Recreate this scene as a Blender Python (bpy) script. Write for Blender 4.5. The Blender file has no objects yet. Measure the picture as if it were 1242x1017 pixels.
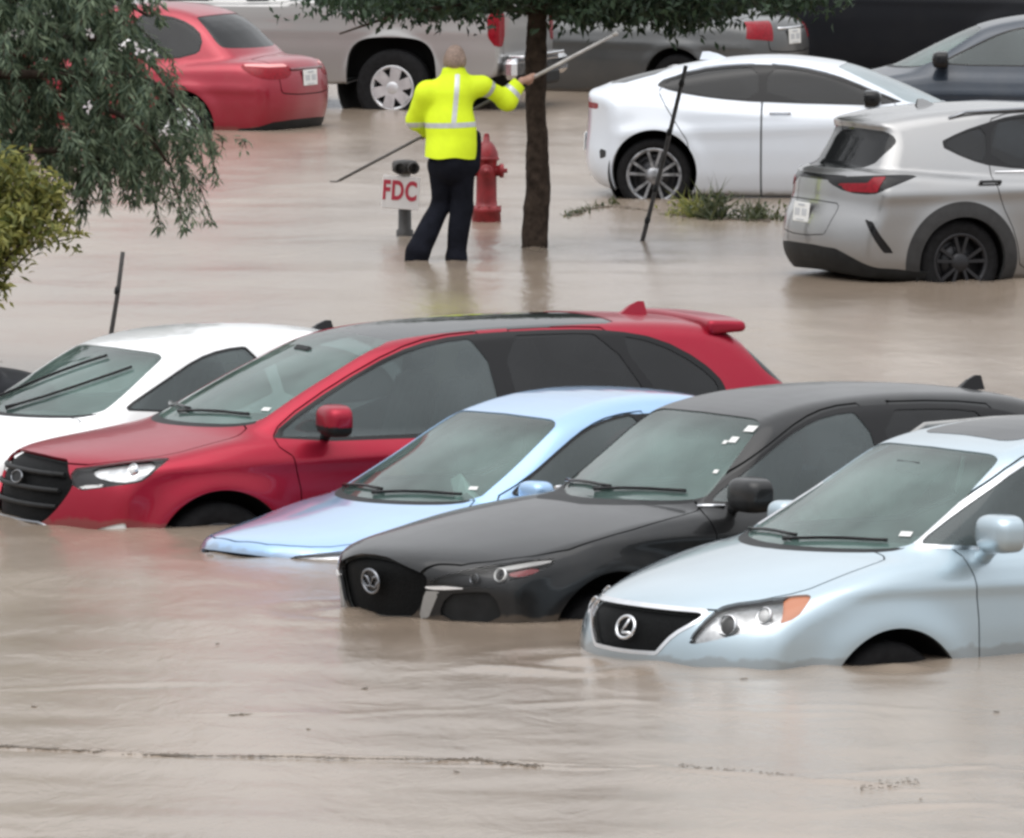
import bpy, math, random
import numpy as np
from mathutils import Vector, Matrix
R = math.radians
rng = np.random.default_rng(7)
random.seed(7)
scene = bpy.context.scene
COL = scene.collection

# ------------------------------------------------------------------ objects
def tag(o, label=None, cat=None, group=None, kind=None):
    if label: o['label'] = label
    if cat: o['category'] = cat
    if group: o['group'] = group
    if kind: o['kind'] = kind
    return o

def empty(name, loc, rot=(0, 0, 0)):
    o = bpy.data.objects.new(name, None)
    o.empty_display_size = 0.2
    o.location = loc
    o.rotation_euler = rot
    COL.objects.link(o)
    return o

def link_mesh(name, V, Fs, mat, parent=None, normals=None, smooth=True, mats=None, mat_idx=None):
    me = bpy.data.meshes.new(name)
    V = np.asarray(V, float)
    if isinstance(Fs, np.ndarray):
        n, k = Fs.shape
        me.vertices.add(len(V)); me.vertices.foreach_set('co', V.ravel())
        me.loops.add(n * k); me.loops.foreach_set('vertex_index', Fs.astype(np.int32).ravel())
        me.polygons.add(n)
        me.polygons.foreach_set('loop_start', np.arange(0, n * k, k, dtype=np.int32))
        me.update(calc_edges=True)
    else:
        me.from_pydata([tuple(v) for v in V], [], [tuple(f) for f in Fs])
    if mats:
        for m in mats: me.materials.append(m)
        if mat_idx is not None:
            me.polygons.foreach_set('material_index', np.asarray(mat_idx, np.int32))
    elif mat: me.materials.append(mat)
    if smooth:
        me.polygons.foreach_set('use_smooth', np.ones(len(me.polygons), bool))
    if normals is not None:
        me.normals_split_custom_set_from_vertices([tuple(a) for a in normals])
    me.update()
    o = bpy.data.objects.new(name, me)
    COL.objects.link(o)
    if parent: o.parent = parent
    return o

class MB:
    """collects simple shapes into one mesh"""
    def __init__(s): s.V = []; s.F = []; s.S = []
    def add(s, V, F, M=None, smooth=False):
        b = len(s.V)
        for v in V:
            v = Vector(v)
            s.V.append(tuple(M @ v if M else v))
        for f in F: s.F.append(tuple(b + i for i in f)); s.S.append(smooth)
        return s
    def box(s, c, d, M=None, bev=0.0):
        hx, hy, hz = d[0] / 2, d[1] / 2, d[2] / 2
        if bev <= 0:
            V = [(c[0] + i * hx, c[1] + j * hy, c[2] + k * hz) for i in (-1, 1) for j in (-1, 1) for k in (-1, 1)]
            F = [(0, 1, 3, 2), (4, 6, 7, 5), (0, 4, 5, 1), (2, 3, 7, 6), (0, 2, 6, 4), (1, 5, 7, 3)]
            return s.add(V, F, M)
        b = min(bev, hx * .95, hy * .95, hz * .95)
        V = []; idx = {}
        for i in (-1, 1):
            for j in (-1, 1):
                for k in (-1, 1):
                    for a in range(3):
                        p = [i * (hx - b), j * (hy - b), k * (hz - b)]
                        p[a] += (i, j, k)[a] * b
                        idx[i, j, k, a] = len(V)
                        V.append((c[0] + p[0], c[1] + p[1], c[2] + p[2]))
        F = []
        for a in range(3):
            o1, o2 = [q for q in range(3) if q != a]
            for sg in (-1, 1):
                def g(u, v, w=a):
                    t = [0, 0, 0]; t[a] = sg; t[o1] = u; t[o2] = v
                    return idx[t[0], t[1], t[2], w]
                F.append((g(-1, -1), g(1, -1), g(1, 1), g(-1, 1)))
        for a in range(3):
            o1, o2 = [q for q in range(3) if q != a]
            for u in (-1, 1):
                for v in (-1, 1):
                    def e(w, ax):
                        t = [0, 0, 0]; t[a] = w; t[o1] = u; t[o2] = v
                        return idx[t[0], t[1], t[2], ax]
                    F.append((e(-1, o1), e(1, o1), e(1, o2), e(-1, o2)))
        for i in (-1, 1):
            for j in (-1, 1):
                for k in (-1, 1):
                    F.append(tuple(idx[i, j, k, a] for a in range(3)))
        return s.add(V, F, M)
    def tube(s, pts, rad, n=8, cap=True, smooth=True):
        pts = [Vector(p) for p in pts]
        if not hasattr(rad, '__len__'): rad = [rad] * len(pts)
        V = []; F = []
        up = None
        for i, p in enumerate(pts):
            t = (pts[min(i + 1, len(pts) - 1)] - pts[max(i - 1, 0)]).normalized()
            if up is None:
                up = Vector((0, 0, 1)) if abs(t.z) < .9 else Vector((1, 0, 0))
            a = t.cross(up).normalized(); b = a.cross(t).normalized(); up = b
            for k in range(n):
                w = 2 * math.pi * k / n
                V.append(p + (a * math.cos(w) + b * math.sin(w)) * rad[i])
        for i in range(len(pts) - 1):
            for k in range(n):
                k2 = (k + 1) % n
                F.append((i * n + k, i * n + k2, (i + 1) * n + k2, (i + 1) * n + k))
        s.add(V, F, None, smooth)
        if cap:
            b = len(s.V) - len(V)
            s.F.append(tuple(b + k for k in range(n))[::-1]); s.S.append(False)
            s.F.append(tuple(b + len(V) - n + k for k in range(n))); s.S.append(False)
        return s
    def lathe(s, prof, n=32, M=None, smooth=True, closed=False):
        """prof: (r, h); axis = local z"""
        V = []; F = []
        m = len(prof)
        for k in range(n):
            w = 2 * math.pi * k / n
            for r, h in prof: V.append((r * math.cos(w), r * math.sin(w), h))
        for k in range(n):
            k2 = (k + 1) % n
            for i in range(m - 1 if not closed else m):
                j = (i + 1) % m
                F.append((k * m + i, k2 * m + i, k2 * m + j, k * m + j))
        return s.add(V, F, M, smooth)
    def prism(s, poly, h0, h1, M=None):
        n = len(poly)
        V = [(p[0], p[1], h0) for p in poly] + [(p[0], p[1], h1) for p in poly]
        F = [tuple(range(n))[::-1], tuple(range(n, 2 * n))]
        F += [(i, (i + 1) % n, n + (i + 1) % n, n + i) for i in range(n)]
        return s.add(V, F, M)
    def build(s, name, mat, parent=None):
        o = link_mesh(name, s.V, s.F, mat, parent, smooth=False)
        o.data.polygons.foreach_set('use_smooth', np.array(s.S, bool))
        o.data.update()
        return o

# ------------------------------------------------------------------ implicit surfaces
def smax(a, b, k):
    h = np.maximum(k - np.abs(a - b), 0) / k
    return np.maximum(a, b) + h * h * k * .25
def smin(a, b, k): return -smax(-a, -b, k)
def sstep(a, b, x):
    t = np.clip((x - a) / (b - a), 0, 1)
    return t * t * (3 - 2 * t)
def gauss1(y, sig):
    if sig <= 0: return y
    r = int(3 * sig) + 1
    k = np.exp(-.5 * (np.arange(-r, r + 1) / sig) ** 2); k /= k.sum()
    return np.convolve(np.pad(y, r, 'edge'), k, 'valid')
def lut(pts, sig=.05):
    p = np.array(pts, float); p = p[np.argsort(p[:, 0])]
    xs = np.arange(p[0, 0] - .4, p[-1, 0] + .4, .005)
    ys = gauss1(np.interp(xs, p[:, 0], p[:, 1]), sig / .005)
    return lambda x: np.interp(x, xs, ys)
def chaikin(P, n=3, closed=True):
    P = np.array(P, float)
    for _ in range(n):
        Q = np.roll(P, -1, 0) if closed else P[1:]
        A = P if closed else P[:-1]
        N = np.stack([A * .75 + Q * .25, A * .25 + Q * .75], 1).reshape(-1, P.shape[1])
        P = N if closed else np.vstack([P[:1], N, P[-1:]])
    return P
def sdf_poly(x, y, P):
    P = np.asarray(P, float)
    d2 = np.full(x.shape, 1e9); ins = np.zeros(x.shape, bool)
    for a, b in zip(P, np.roll(P, -1, 0)):
        ex, ey = b - a
        px, py = x - a[0], y - a[1]
        t = np.clip((px * ex + py * ey) / max(ex * ex + ey * ey, 1e-12), 0, 1)
        d2 = np.minimum(d2, (px - t * ex) ** 2 + (py - t * ey) ** 2)
        if abs(ey) > 1e-12:
            c = (a[1] > y) != (b[1] > y)
            ins ^= c & (px < py * ex / ey)
    d = np.sqrt(d2)
    return np.where(ins, -d, d)
class Tab:
    """2-D signed distance of a closed outline, cubic B-spline sampled"""
    def __init__(s, P, st=.015, pad=.35):
        P = np.asarray(P)
        s.o = P.min(0) - pad; s.st = st
        n = np.ceil((P.max(0) + pad - s.o) / st).astype(int) + 4
        gx = s.o[0] + st * np.arange(n[0]); gy = s.o[1] + st * np.arange(n[1])
        X, Y = np.meshgrid(gx, gy, indexing='ij')
        s.A = sdf_poly(X, Y, P); s.n = n
    def __call__(s, x, y, fine=True):
        u = (x - s.o[0]) / s.st; v = (y - s.o[1]) / s.st
        uc = np.clip(u, 1.01, s.n[0] - 3.01); vc = np.clip(v, 1.01, s.n[1] - 3.01)
        ex = (np.abs(u - uc) + np.abs(v - vc)) * s.st * .8
        i = uc.astype(int); j = vc.astype(int); a = uc - i; b = vc - j
        if not fine:
            A = s.A
            return (A[i, j] * (1 - a) + A[i + 1, j] * a) * (1 - b) + (A[i, j + 1] * (1 - a) + A[i + 1, j + 1] * a) * b + ex
        def w(t): return ((1 - t) ** 3 / 6, (3 * t ** 3 - 6 * t * t + 4) / 6, (-3 * t ** 3 + 3 * t * t + 3 * t + 1) / 6, t ** 3 / 6)
        wa, wb = w(a), w(b); r = 0
        for p in range(4):
            q = 0
            for m in range(4): q = q + wb[m] * s.A[i + p - 1, j + m - 1]
            r = r + wa[p] * q
        return r + ex

def grad(F, V, e=.004):
    G = np.empty_like(V)
    for a in range(3):
        d = np.zeros(3); d[a] = e
        p, q = V + d, V - d
        G[:, a] = (F(p[:, 0], p[:, 1], p[:, 2]) - F(q[:, 0], q[:, 1], q[:, 2])) / (2 * e)
    return G
def project(F, V, it=3, lim=.05):
    for _ in range(it):
        g = grad(F, V); f = F(V[:, 0], V[:, 1], V[:, 2])
        g2 = np.maximum((g * g).sum(1), 1e-3)
        s = (f / g2)[:, None] * g
        l = np.linalg.norm(s, axis=1)[:, None]
        V = V - s * np.minimum(1, lim / np.maximum(l, 1e-9))
    return V
def surface(F, lo, hi, h, relax=3, Fc=None):
    """surface nets -> verts, normals, tris on F = 0"""
    lo = np.array(lo, float); hi = np.array(hi, float)
    n = np.ceil((hi - lo) / h).astype(int) + 1
    ax = [lo[a] + h * np.arange(n[a]) for a in range(3)]
    G = np.empty(n)
    for i in range(0, n[0], 24):
        X, Y, Z = np.meshgrid(ax[0][i:i + 24], ax[1], ax[2], indexing='ij')
        G[i:i + 24] = (Fc or F)(X, Y, Z)
    S = G < 0
    C = np.zeros(n - 1, int); acc = np.zeros(tuple(n - 1) + (3,)); cnt = np.zeros(n - 1)
    sl = lambda o: tuple(slice(o[a], n[a] - 1 + o[a]) for a in range(3))
    for a in range(3):
        b, c = [q for q in range(3) if q != a]
        for u in (0, 1):
            for v in (0, 1):
                o = [0, 0, 0]; o[b] = u; o[c] = v; p = list(o); p[a] = 1
                s0, s1 = S[sl(o)], S[sl(p)]
                m = s0 != s1
                g0, g1 = G[sl(o)], G[sl(p)]
                t = np.where(m, g0 / np.where(m, g0 - g1, 1), 0)
                cnt += m
                acc[..., a] += np.where(m, t, 0); acc[..., b] += m * u; acc[..., c] += m * v
    act = cnt > 0
    idx = -np.ones(n - 1, int); idx[act] = np.arange(act.sum())
    cell = np.argwhere(act)
    V = lo + h * (cell + acc[act] / cnt[act][:, None])
    Q = []
    for a in range(3):
        b, c = [(1, 2), (2, 0), (0, 1)][a]
        o = [slice(1, n[q] - 1) for q in range(3)]; o[a] = slice(0, n[a] - 1)
        p = list(o); p[a] = slice(1, n[a])
        s0, s1 = S[tuple(o)], S[tuple(p)]
        for sg in (0, 1):
            e = np.argwhere((s0 != s1) & (s0 == bool(sg)))
            if not len(e): continue
            e = e + np.array([0 if q == a else 1 for q in range(3)])
            def cid(db, dc):
                k = e.copy(); k[:, b] += db; k[:, c] += dc
                return idx[k[:, 0], k[:, 1], k[:, 2]]
            q = np.stack([cid(-1, -1), cid(0, -1), cid(0, 0), cid(-1, 0)], 1)
            Q.append(q if sg else q[:, ::-1])
    Q = np.vstack(Q); Q = Q[(Q >= 0).all(1)]
    V = project(F, V, 3, h)
    E = np.vstack([Q[:, [0, 1]], Q[:, [1, 2]], Q[:, [2, 3]], Q[:, [3, 0]]])
    deg = np.bincount(E.ravel(), minlength=len(V))[:, None]
    for _ in range(relax):
        A = np.zeros_like(V)
        for k in range(3):
            A[:, k] = np.bincount(E[:, 0], V[E[:, 1], k], len(V)) + np.bincount(E[:, 1], V[E[:, 0], k], len(V))
        V = project(F, V * .5 + .5 * A / np.maximum(deg, 1), 1, h)
    V = project(F, V, 1, h)
    d1 = np.linalg.norm(V[Q[:, 0]] - V[Q[:, 2]], axis=1) <= np.linalg.norm(V[Q[:, 1]] - V[Q[:, 3]], axis=1)
    T = np.where(d1[:, None, None], Q[:, [[0, 1, 2], [0, 2, 3]]], Q[:, [[1, 2, 3], [1, 3, 0]]]).reshape(-1, 3)
    g = grad(F, V); N = g / np.maximum(np.linalg.norm(g, axis=1), 1e-9)[:, None]
    # orient
    fn = np.cross(V[T[:, 1]] - V[T[:, 0]], V[T[:, 2]] - V[T[:, 0]])
    if (fn * N[T[:, 0]]).sum() < 0: T = T[:, ::-1]
    return V, N, T

class Shell:
    def __init__(s, F, lo, hi, h, Fc=None, relax=3):
        s.F = F
        s.V, s.N, s.T = surface(F, lo, hi, h, relax, Fc)
        s.L = np.zeros(len(s.T), int)
        s.names = ['body']
    def cut(s, f):
        d = f(s.V); d = np.where(np.abs(d) < 2e-4, 2e-4, d)
        pos = d[s.T] > 0; k = pos.sum(1)
        mix = (k > 0) & (k < 3)
        T = s.T[mix]; p = pos[mix]
        lone = np.where(p.sum(1)[:, None] == 1, p, ~p)
        r = lone.argmax(1); ar = np.arange(len(T))
        a, b, c = T[ar, r], T[ar, (r + 1) % 3], T[ar, (r + 2) % 3]
        n = len(s.V)
        e = np.vstack([np.stack([a, b], 1), np.stack([a, c], 1)]); e.sort(1)
        key = e[:, 0] * n + e[:, 1]
        uk, inv = np.unique(key, return_inverse=True)
        i, j = uk // n, uk % n
        t = (d[i] / (d[i] - d[j]))[:, None]
        NV = s.V[i] * (1 - t) + s.V[j] * t
        if len(NV):
            NV = project(s.F, NV, 1, .004)
            g = grad(s.F, NV); g /= np.maximum(np.linalg.norm(g, axis=1), 1e-9)[:, None]
            s.V = np.vstack([s.V, NV]); s.N = np.vstack([s.N, g])
        m = len(T); P, Q = n + inv[:m], n + inv[m:]
        nt = np.vstack([np.stack([a, P, Q], 1), np.stack([P, b, c], 1), np.stack([P, c, Q], 1)])
        ins_lone = d[a] < 0
        keep = ~mix
        ins = np.concatenate([(k[keep] == 0), ins_lone, ~ins_lone, ~ins_lone])
        s.T = np.vstack([s.T[keep], nt])
        s.L = np.concatenate([s.L[keep], s.L[mix], s.L[mix], s.L[mix]])
        return ins
    def region(s, name, f, over=('body',)):
        ins = s.cut(f)
        if name not in s.names: s.names.append(name)
        ok = np.isin(s.L, [s.names.index(o) for o in over if o in s.names])
        s.L[ins & ok] = s.names.index(name)
    def band(s, name, f, w, over=('body',)):
        """a strip |f| < w"""
        a = s.cut(lambda V: f(V) - w); s.mark = a
        if name not in s.names: s.names.append(name)
        # second cut: outside of -w
        lab0 = s.L.copy()
        b = s.cut(lambda V: f(V) + w)
        cen = s.V[s.T].mean(1)
        fc = np.abs(f(cen)) < w * 1.0001
        ok = np.isin(s.L, [s.names.index(o) for o in over if o in s.names])
        s.L[fc & ok & ~b] = s.names.index(name)
    def tris(s, name, where=None):
        m = s.L == (s.names.index(name) if name in s.names else -1)
        if where is not None: m &= where(s.V[s.T].mean(1))
        return s.T[m]
    def emit(s, T, name, mat, parent, inset=0., flange=.018, flip=False):
        if not len(T): return None
        u, inv = np.unique(T.ravel(), return_inverse=True)
        V = s.V[u] - s.N[u] * inset; N = s.N[u]; T = inv.reshape(-1, 3)
        if flange > 0:
            E = np.vstack([T[:, [0, 1]], T[:, [1, 2]], T[:, [2, 0]]])
            ks = np.sort(E, 1); key = ks[:, 0] * len(V) + ks[:, 1]
            _, ix, ct = np.unique(key, return_index=True, return_counts=True)
            B = E[ix[ct == 1]]
            n = len(V); m = len(B)
            a, b = V[B[:, 0]], V[B[:, 1]]
            ia, ib = a - N[B[:, 0]] * flange, b - N[B[:, 1]] * flange
            fnm = np.cross(b - a, N[B[:, 0]]); fnm /= np.maximum(np.linalg.norm(fnm, axis=1), 1e-9)[:, None]
            k = np.arange(m)
            V = np.vstack([V, a, b, ib, ia]); N = np.vstack([N, fnm, fnm, fnm, fnm])
            q0, q1, q2, q3 = n + k, n + m + k, n + 2 * m + k, n + 3 * m + k
            T = np.vstack([T, np.stack([q1, q0, q3], 1), np.stack([q1, q3, q2], 1)])
        if flip: T = T[:, ::-1]; N = -N
        return link_mesh(name, V, T, mat, parent, normals=N)

def proj_poly(pts, d, smooth=2, side=0, lim=None):
    """region function: outline through 3-D points seen along d; side 0 = mirrored on both sides (|y|), 1/-1 = only y>0 / y<0"""
    d = np.array(d, float); d /= np.linalg.norm(d)
    up = np.array([0, 0, 1.]) if abs(d[2]) < .9 else np.array([1., 0, 0])
    a = np.cross(up, d); a /= np.linalg.norm(a); b = np.cross(d, a)
    P = np.array(pts, float)
    poly = np.stack([P @ a, P @ b], 1)
    if smooth: poly = chaikin(poly, smooth)
    def f(V):
        W = V.copy()
        if side == 0: W[:, 1] = np.abs(W[:, 1])
        elif side < 0: W[:, 1] = -W[:, 1]
        r = sdf_poly(W @ a, W @ b, poly)
        if lim is not None: r = np.maximum(r, lim(W))
        return r
    return f

def blob(name, F, lo, hi, h, mat, parent=None, relax=2):
    V, N, T = surface(F, lo, hi, h, relax)
    return link_mesh(name, V, T, mat, parent, normals=N)

def rcone(P, a, b, ra, rb):
    """distance to a tapered capsule"""
    a = np.array(a, float); b = np.array(b, float)
    ab = b - a
    t = np.clip(((P - a) @ ab) / (ab @ ab), 0, 1)
    return np.linalg.norm(P - a - t[..., None] * ab, axis=-1) - (ra + (rb - ra) * t)
# ------------------------------------------------------------------ materials
def new_mat(name):
    m = bpy.data.materials.new(name); m.use_nodes = True
    nt = m.node_tree
    for n in list(nt.nodes): nt.nodes.remove(n)
    out = nt.nodes.new('ShaderNodeOutputMaterial')
    return m, nt, out
def nd(nt, typ, **kw):
    n = nt.nodes.new(typ)
    for k, v in kw.items():
        if k in n.inputs: n.inputs[k].default_value = v
        else: setattr(n, k, v)
    return n
def rgb(r, g, b):
    f = lambda c: c / 12.92 if c <= .04045 else ((c + .055) / 1.055) ** 2.4
    return (f(r / 255), f(g / 255), f(b / 255), 1)
def simple(name, col, rough=.5, metal=0., noise=.0, scale=8., bump=0., bscale=40., **kw):
    m, nt, out = new_mat(name)
    b = nd(nt, 'ShaderNodeBsdfPrincipled', Roughness=rough, Metallic=metal)
    b.inputs['Base Color'].default_value = (*col[:3], 1)
    for k, v in kw.items(): b.inputs[k.replace('_', ' ')].default_value = v
    tc = nd(nt, 'ShaderNodeTexCoord')
    if noise > 0:
        n = nd(nt, 'ShaderNodeTexNoise', Scale=scale, Detail=5.)
        nt.links.new(tc.outputs['Object'], n.inputs['Vector'])
        r = nd(nt, 'ShaderNodeValToRGB')
        c0 = [max(0, c * (1 - noise)) for c in col[:3]]; c1 = [min(1, c * (1 + noise)) for c in col[:3]]
        r.color_ramp.elements[0].color = (*c0, 1); r.color_ramp.elements[1].color = (*c1, 1)
        r.color_ramp.elements[0].position = .3; r.color_ramp.elements[1].position = .7
        nt.links.new(n.outputs['Fac'], r.inputs['Fac']); nt.links.new(r.outputs['Color'], b.inputs['Base Color'])
    if bump > 0:
        n2 = nd(nt, 'ShaderNodeTexNoise', Scale=bscale, Detail=4.)
        nt.links.new(tc.outputs['Object'], n2.inputs['Vector'])
        bp = nd(nt, 'ShaderNodeBump', Strength=bump, Distance=.01)
        nt.links.new(n2.outputs['Fac'], bp.inputs['Height']); nt.links.new(bp.outputs['Normal'], b.inputs['Normal'])
    nt.links.new(b.outputs[0], out.inputs[0])
    return m
def paint(name, col, metal=.35, rough=.32, dirt=.35, coat=1., spec=.5):
    """wet car paint with a clear coat, road film and rain beads"""
    m, nt, out = new_mat(name)
    b = nd(nt, 'ShaderNodeBsdfPrincipled', Metallic=metal)
    b.inputs['Specular IOR Level'].default_value = spec; b.inputs['Coat Weight'].default_value = coat; b.inputs['Coat Roughness'].default_value = .035
    tc = nd(nt, 'ShaderNodeTexCoord')
    n = nd(nt, 'ShaderNodeTexNoise', Scale=2.6, Detail=7., Roughness=.65)
    nt.links.new(tc.outputs['Object'], n.inputs['Vector'])
    mx = nd(nt, 'ShaderNodeMix', data_type='RGBA')
    rmp = nd(nt, 'ShaderNodeMapRange'); rmp.inputs['From Min'].default_value = .45; rmp.inputs['From Max'].default_value = .85
    rmp.inputs['To Max'].default_value = dirt
    nt.links.new(n.outputs['Fac'], rmp.inputs['Value']); nt.links.new(rmp.outputs[0], mx.inputs[0])
    mx.inputs[6].default_value = (*col[:3], 1)
    mx.inputs[7].default_value = (*(c * .75 + .25 * k for c, k in zip(col[:3], (.33, .29, .24))), 1)
    # muddy wet tide mark just above the flood
    geo = nd(nt, 'ShaderNodeNewGeometry'); sz = nd(nt, 'ShaderNodeSeparateXYZ'); nt.links.new(geo.outputs['Position'], sz.inputs[0])
    ns = nd(nt, 'ShaderNodeTexNoise', Scale=7., Detail=4.); nt.links.new(tc.outputs['Object'], ns.inputs['Vector'])
    ad = nd(nt, 'ShaderNodeMath', operation='MULTIPLY_ADD'); nt.links.new(ns.outputs['Fac'], ad.inputs[0]); ad.inputs[1].default_value = -.11; nt.links.new(sz.outputs['Z'], ad.inputs[2])
    tm = nd(nt, 'ShaderNodeMapRange'); tm.inputs['From Min'].default_value = .055; tm.inputs['From Max'].default_value = .075; tm.inputs['To Min'].default_value = .38; tm.inputs['To Max'].default_value = 0.
    nt.links.new(ad.outputs[0], tm.inputs['Value'])
    m3 = nd(nt, 'ShaderNodeMix', data_type='RGBA'); nt.links.new(tm.outputs[0], m3.inputs[0]); nt.links.new(mx.outputs[2], m3.inputs[6]); m3.inputs[7].default_value = (.16, .125, .095, 1)
    nt.links.new(m3.outputs[2], b.inputs['Base Color'])
    rr = nd(nt, 'ShaderNodeMapRange'); rr.inputs['To Min'].default_value = rough - .06; rr.inputs['To Max'].default_value = rough + .12
    nt.links.new(n.outputs['Fac'], rr.inputs['Value']); nt.links.new(rr.outputs[0], b.inputs['Roughness'])
    v = nd(nt, 'ShaderNodeTexNoise', Scale=120., Detail=2.)
    nt.links.new(tc.outputs['Object'], v.inputs['Vector'])
    bp = nd(nt, 'ShaderNodeBump', Strength=.05, Distance=.002)
    nt.links.new(v.outputs['Fac'], bp.inputs['Height']); nt.links.new(bp.outputs['Normal'], b.inputs['Coat Normal'])
    nt.links.new(b.outputs[0], out.inputs[0])
    return m
def glass(name, tint, clear=.75, film=(.35, .42, .40), filmw=.12, ior=1.55, vary=.2, band=False):
    """thin car glass: tinted see-through pane, rain film, fresnel mirror"""
    m, nt, out = new_mat(name)
    tr = nd(nt, 'ShaderNodeBsdfTransparent'); tr.inputs['Color'].default_value = (*(c * clear for c in tint[:3]), 1)
    df = nd(nt, 'ShaderNodeBsdfDiffuse'); df.inputs['Color'].default_value = (*film[:3], 1)
    gl = nd(nt, 'ShaderNodeBsdfGlossy'); gl.inputs['Roughness'].default_value = .04
    fr = nd(nt, 'ShaderNodeFresnel', IOR=ior)
    tc = nd(nt, 'ShaderNodeTexCoord')
    n = nd(nt, 'ShaderNodeTexNoise', Scale=1.5, Detail=5.)
    nt.links.new(tc.outputs['Object'], n.inputs['Vector'])
    mp = nd(nt, 'ShaderNodeMapRange'); mp.inputs['From Min'].default_value = .32; mp.inputs['From Max'].default_value = .68
    mp.inputs['To Min'].default_value = filmw * (1 - vary); mp.inputs['To Max'].default_value = filmw * (1 + vary)
    nt.links.new(n.outputs['Fac'], mp.inputs['Value'])
    fac = mp.outputs[0]
    if band:   # the film thins towards the top of a windscreen, leaving it darker
        sz = nd(nt, 'ShaderNodeSeparateXYZ'); nt.links.new(tc.outputs['Generated'], sz.inputs[0])
        mb = nd(nt, 'ShaderNodeMapRange'); mb.inputs['From Min'].default_value = .70; mb.inputs['From Max'].default_value = 1.; mb.inputs['To Min'].default_value = 1.; mb.inputs['To Max'].default_value = .35
        nt.links.new(sz.outputs['Z'], mb.inputs['Value'])
        mu = nd(nt, 'ShaderNodeMath', operation='MULTIPLY'); nt.links.new(fac, mu.inputs[0]); nt.links.new(mb.outputs[0], mu.inputs[1]); fac = mu.outputs[0]
    m1 = nd(nt, 'ShaderNodeMixShader'); m2 = nd(nt, 'ShaderNodeMixShader')
    nt.links.new(fac, m1.inputs[0]); nt.links.new(tr.outputs[0], m1.inputs[1]); nt.links.new(df.outputs[0], m1.inputs[2])
    nt.links.new(fr.outputs[0], m2.inputs[0]); nt.links.new(m1.outputs[0], m2.inputs[1]); nt.links.new(gl.outputs[0], m2.inputs[2])
    nt.links.new(m2.outputs[0], out.inputs[0])
    return m
M = {}
M['chrome'] = simple('chrome', (.75, .76, .78), .16, 1., .1, 6)
M['dark_chrome'] = simple('dark_chrome', (.25, .26, .28), .25, 1.)
M['gloss_black'] = simple('gloss_black', (.008, .008, .009), .16, 0, Specular_IOR_Level=.3)
M['plastic'] = simple('black_plastic', (.014, .015, .016), .55, 0, .25, 12, .1, Specular_IOR_Level=.22)
M['cladding'] = simple('grey_cladding', (.036, .036, .037), .65, 0, .2, 10, .1, Specular_IOR_Level=.25)
M['lining'] = simple('cabin_lining', (.055, .06, .06), .85)
M['seat'] = simple('seat_fabric', (.17, .18, .175), .8, 0, .2, 14)
M['seat_light'] = simple('seat_leather', (.34, .35, .33), .7, 0, .2, 14)
M['dash'] = simple('dashboard', (.11, .12, .12), .6)
M['rubber'] = simple('tyre_rubber', (.011, .011, .012), .8, 0, .3, 20, .2, Specular_IOR_Level=.15)
M['rim'] = simple('alloy_rim', (.62, .63, .65), .38, .6, .15, 10)
M['rim_dark'] = simple('dark_alloy', (.03, .03, .033), .35, .6)
M['well'] = simple('wheel_well_liner', (.010, .010, .010), .9)
M['red_lens'] = simple('red_lens', (.21, .004, .012), .22, 0, .2, 30, Specular_IOR_Level=.25)
M['deep_red_lens'] = simple('deep_red_lens', (.16, .008, .012), .12, 0, .2, 30, Coat_Weight=.6)
M['amber_lens'] = simple('amber_lens', (.42, .165, .09), .2)
M['white_lens'] = simple('white_lens', (.75, .76, .76), .2)
M['reflector'] = simple('lamp_reflector', (.50, .51, .52), .28, .75, .3, 18)
M['lamp_dark'] = simple('lamp_bezel', (.018, .019, .021), .35, .2, Specular_IOR_Level=.3)
M['clear'] = glass('clear_lens', (1, 1, 1), .97, (.8, .8, .8), .005, 1.4)
M['plate'] = simple('number_plate', (.72, .73, .72), .4, 0, .06, 20)
M['plate_ink'] = simple('plate_ink', (.42, .44, .47), .5)
M['paper'] = simple('white_paper', (.62, .63, .62), .8)
M['ws'] = glass('windscreen', (.58, .78, .74), .88, (.34, .52, .48), .20, 1.62, .5, True)
M['side'] = glass('side_glass', (.42, .50, .50), .60, (.22, .27, .28), .26, 1.5)
M['privacy'] = glass('privacy_glass', (.16, .17, .19), .5, (.05, .053, .058), .25, 1.45)
M['roofglass'] = glass('roof_glass', (.10, .12, .13), .4, (.12, .13, .14), .3, 1.6)
M['satin'] = simple('satin_silver', (.30, .30, .295), .45, .3, .15, 8)
M['bright_trim'] = simple('bright_trim', (.82, .82, .83), .3, .3)
M['grille_mesh'] = simple('grille_mesh', (.007, .0075, .008), .55, 0, .3, 60, .5, 90, Specular_IOR_Level=.05)
M['ws_light'] = glass('pale_windscreen', (.55, .68, .70), .6, (.50, .60, .64), .55, 1.6)
M['rim_two'] = simple('two_tone_alloy', (.26, .265, .28), .35, .7, .6, 14)
M['lens_highlight'] = simple('lens_highlight', (.75, .32, .32), .15)  # pale colour of the highlight painted on a red tail lamp
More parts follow.
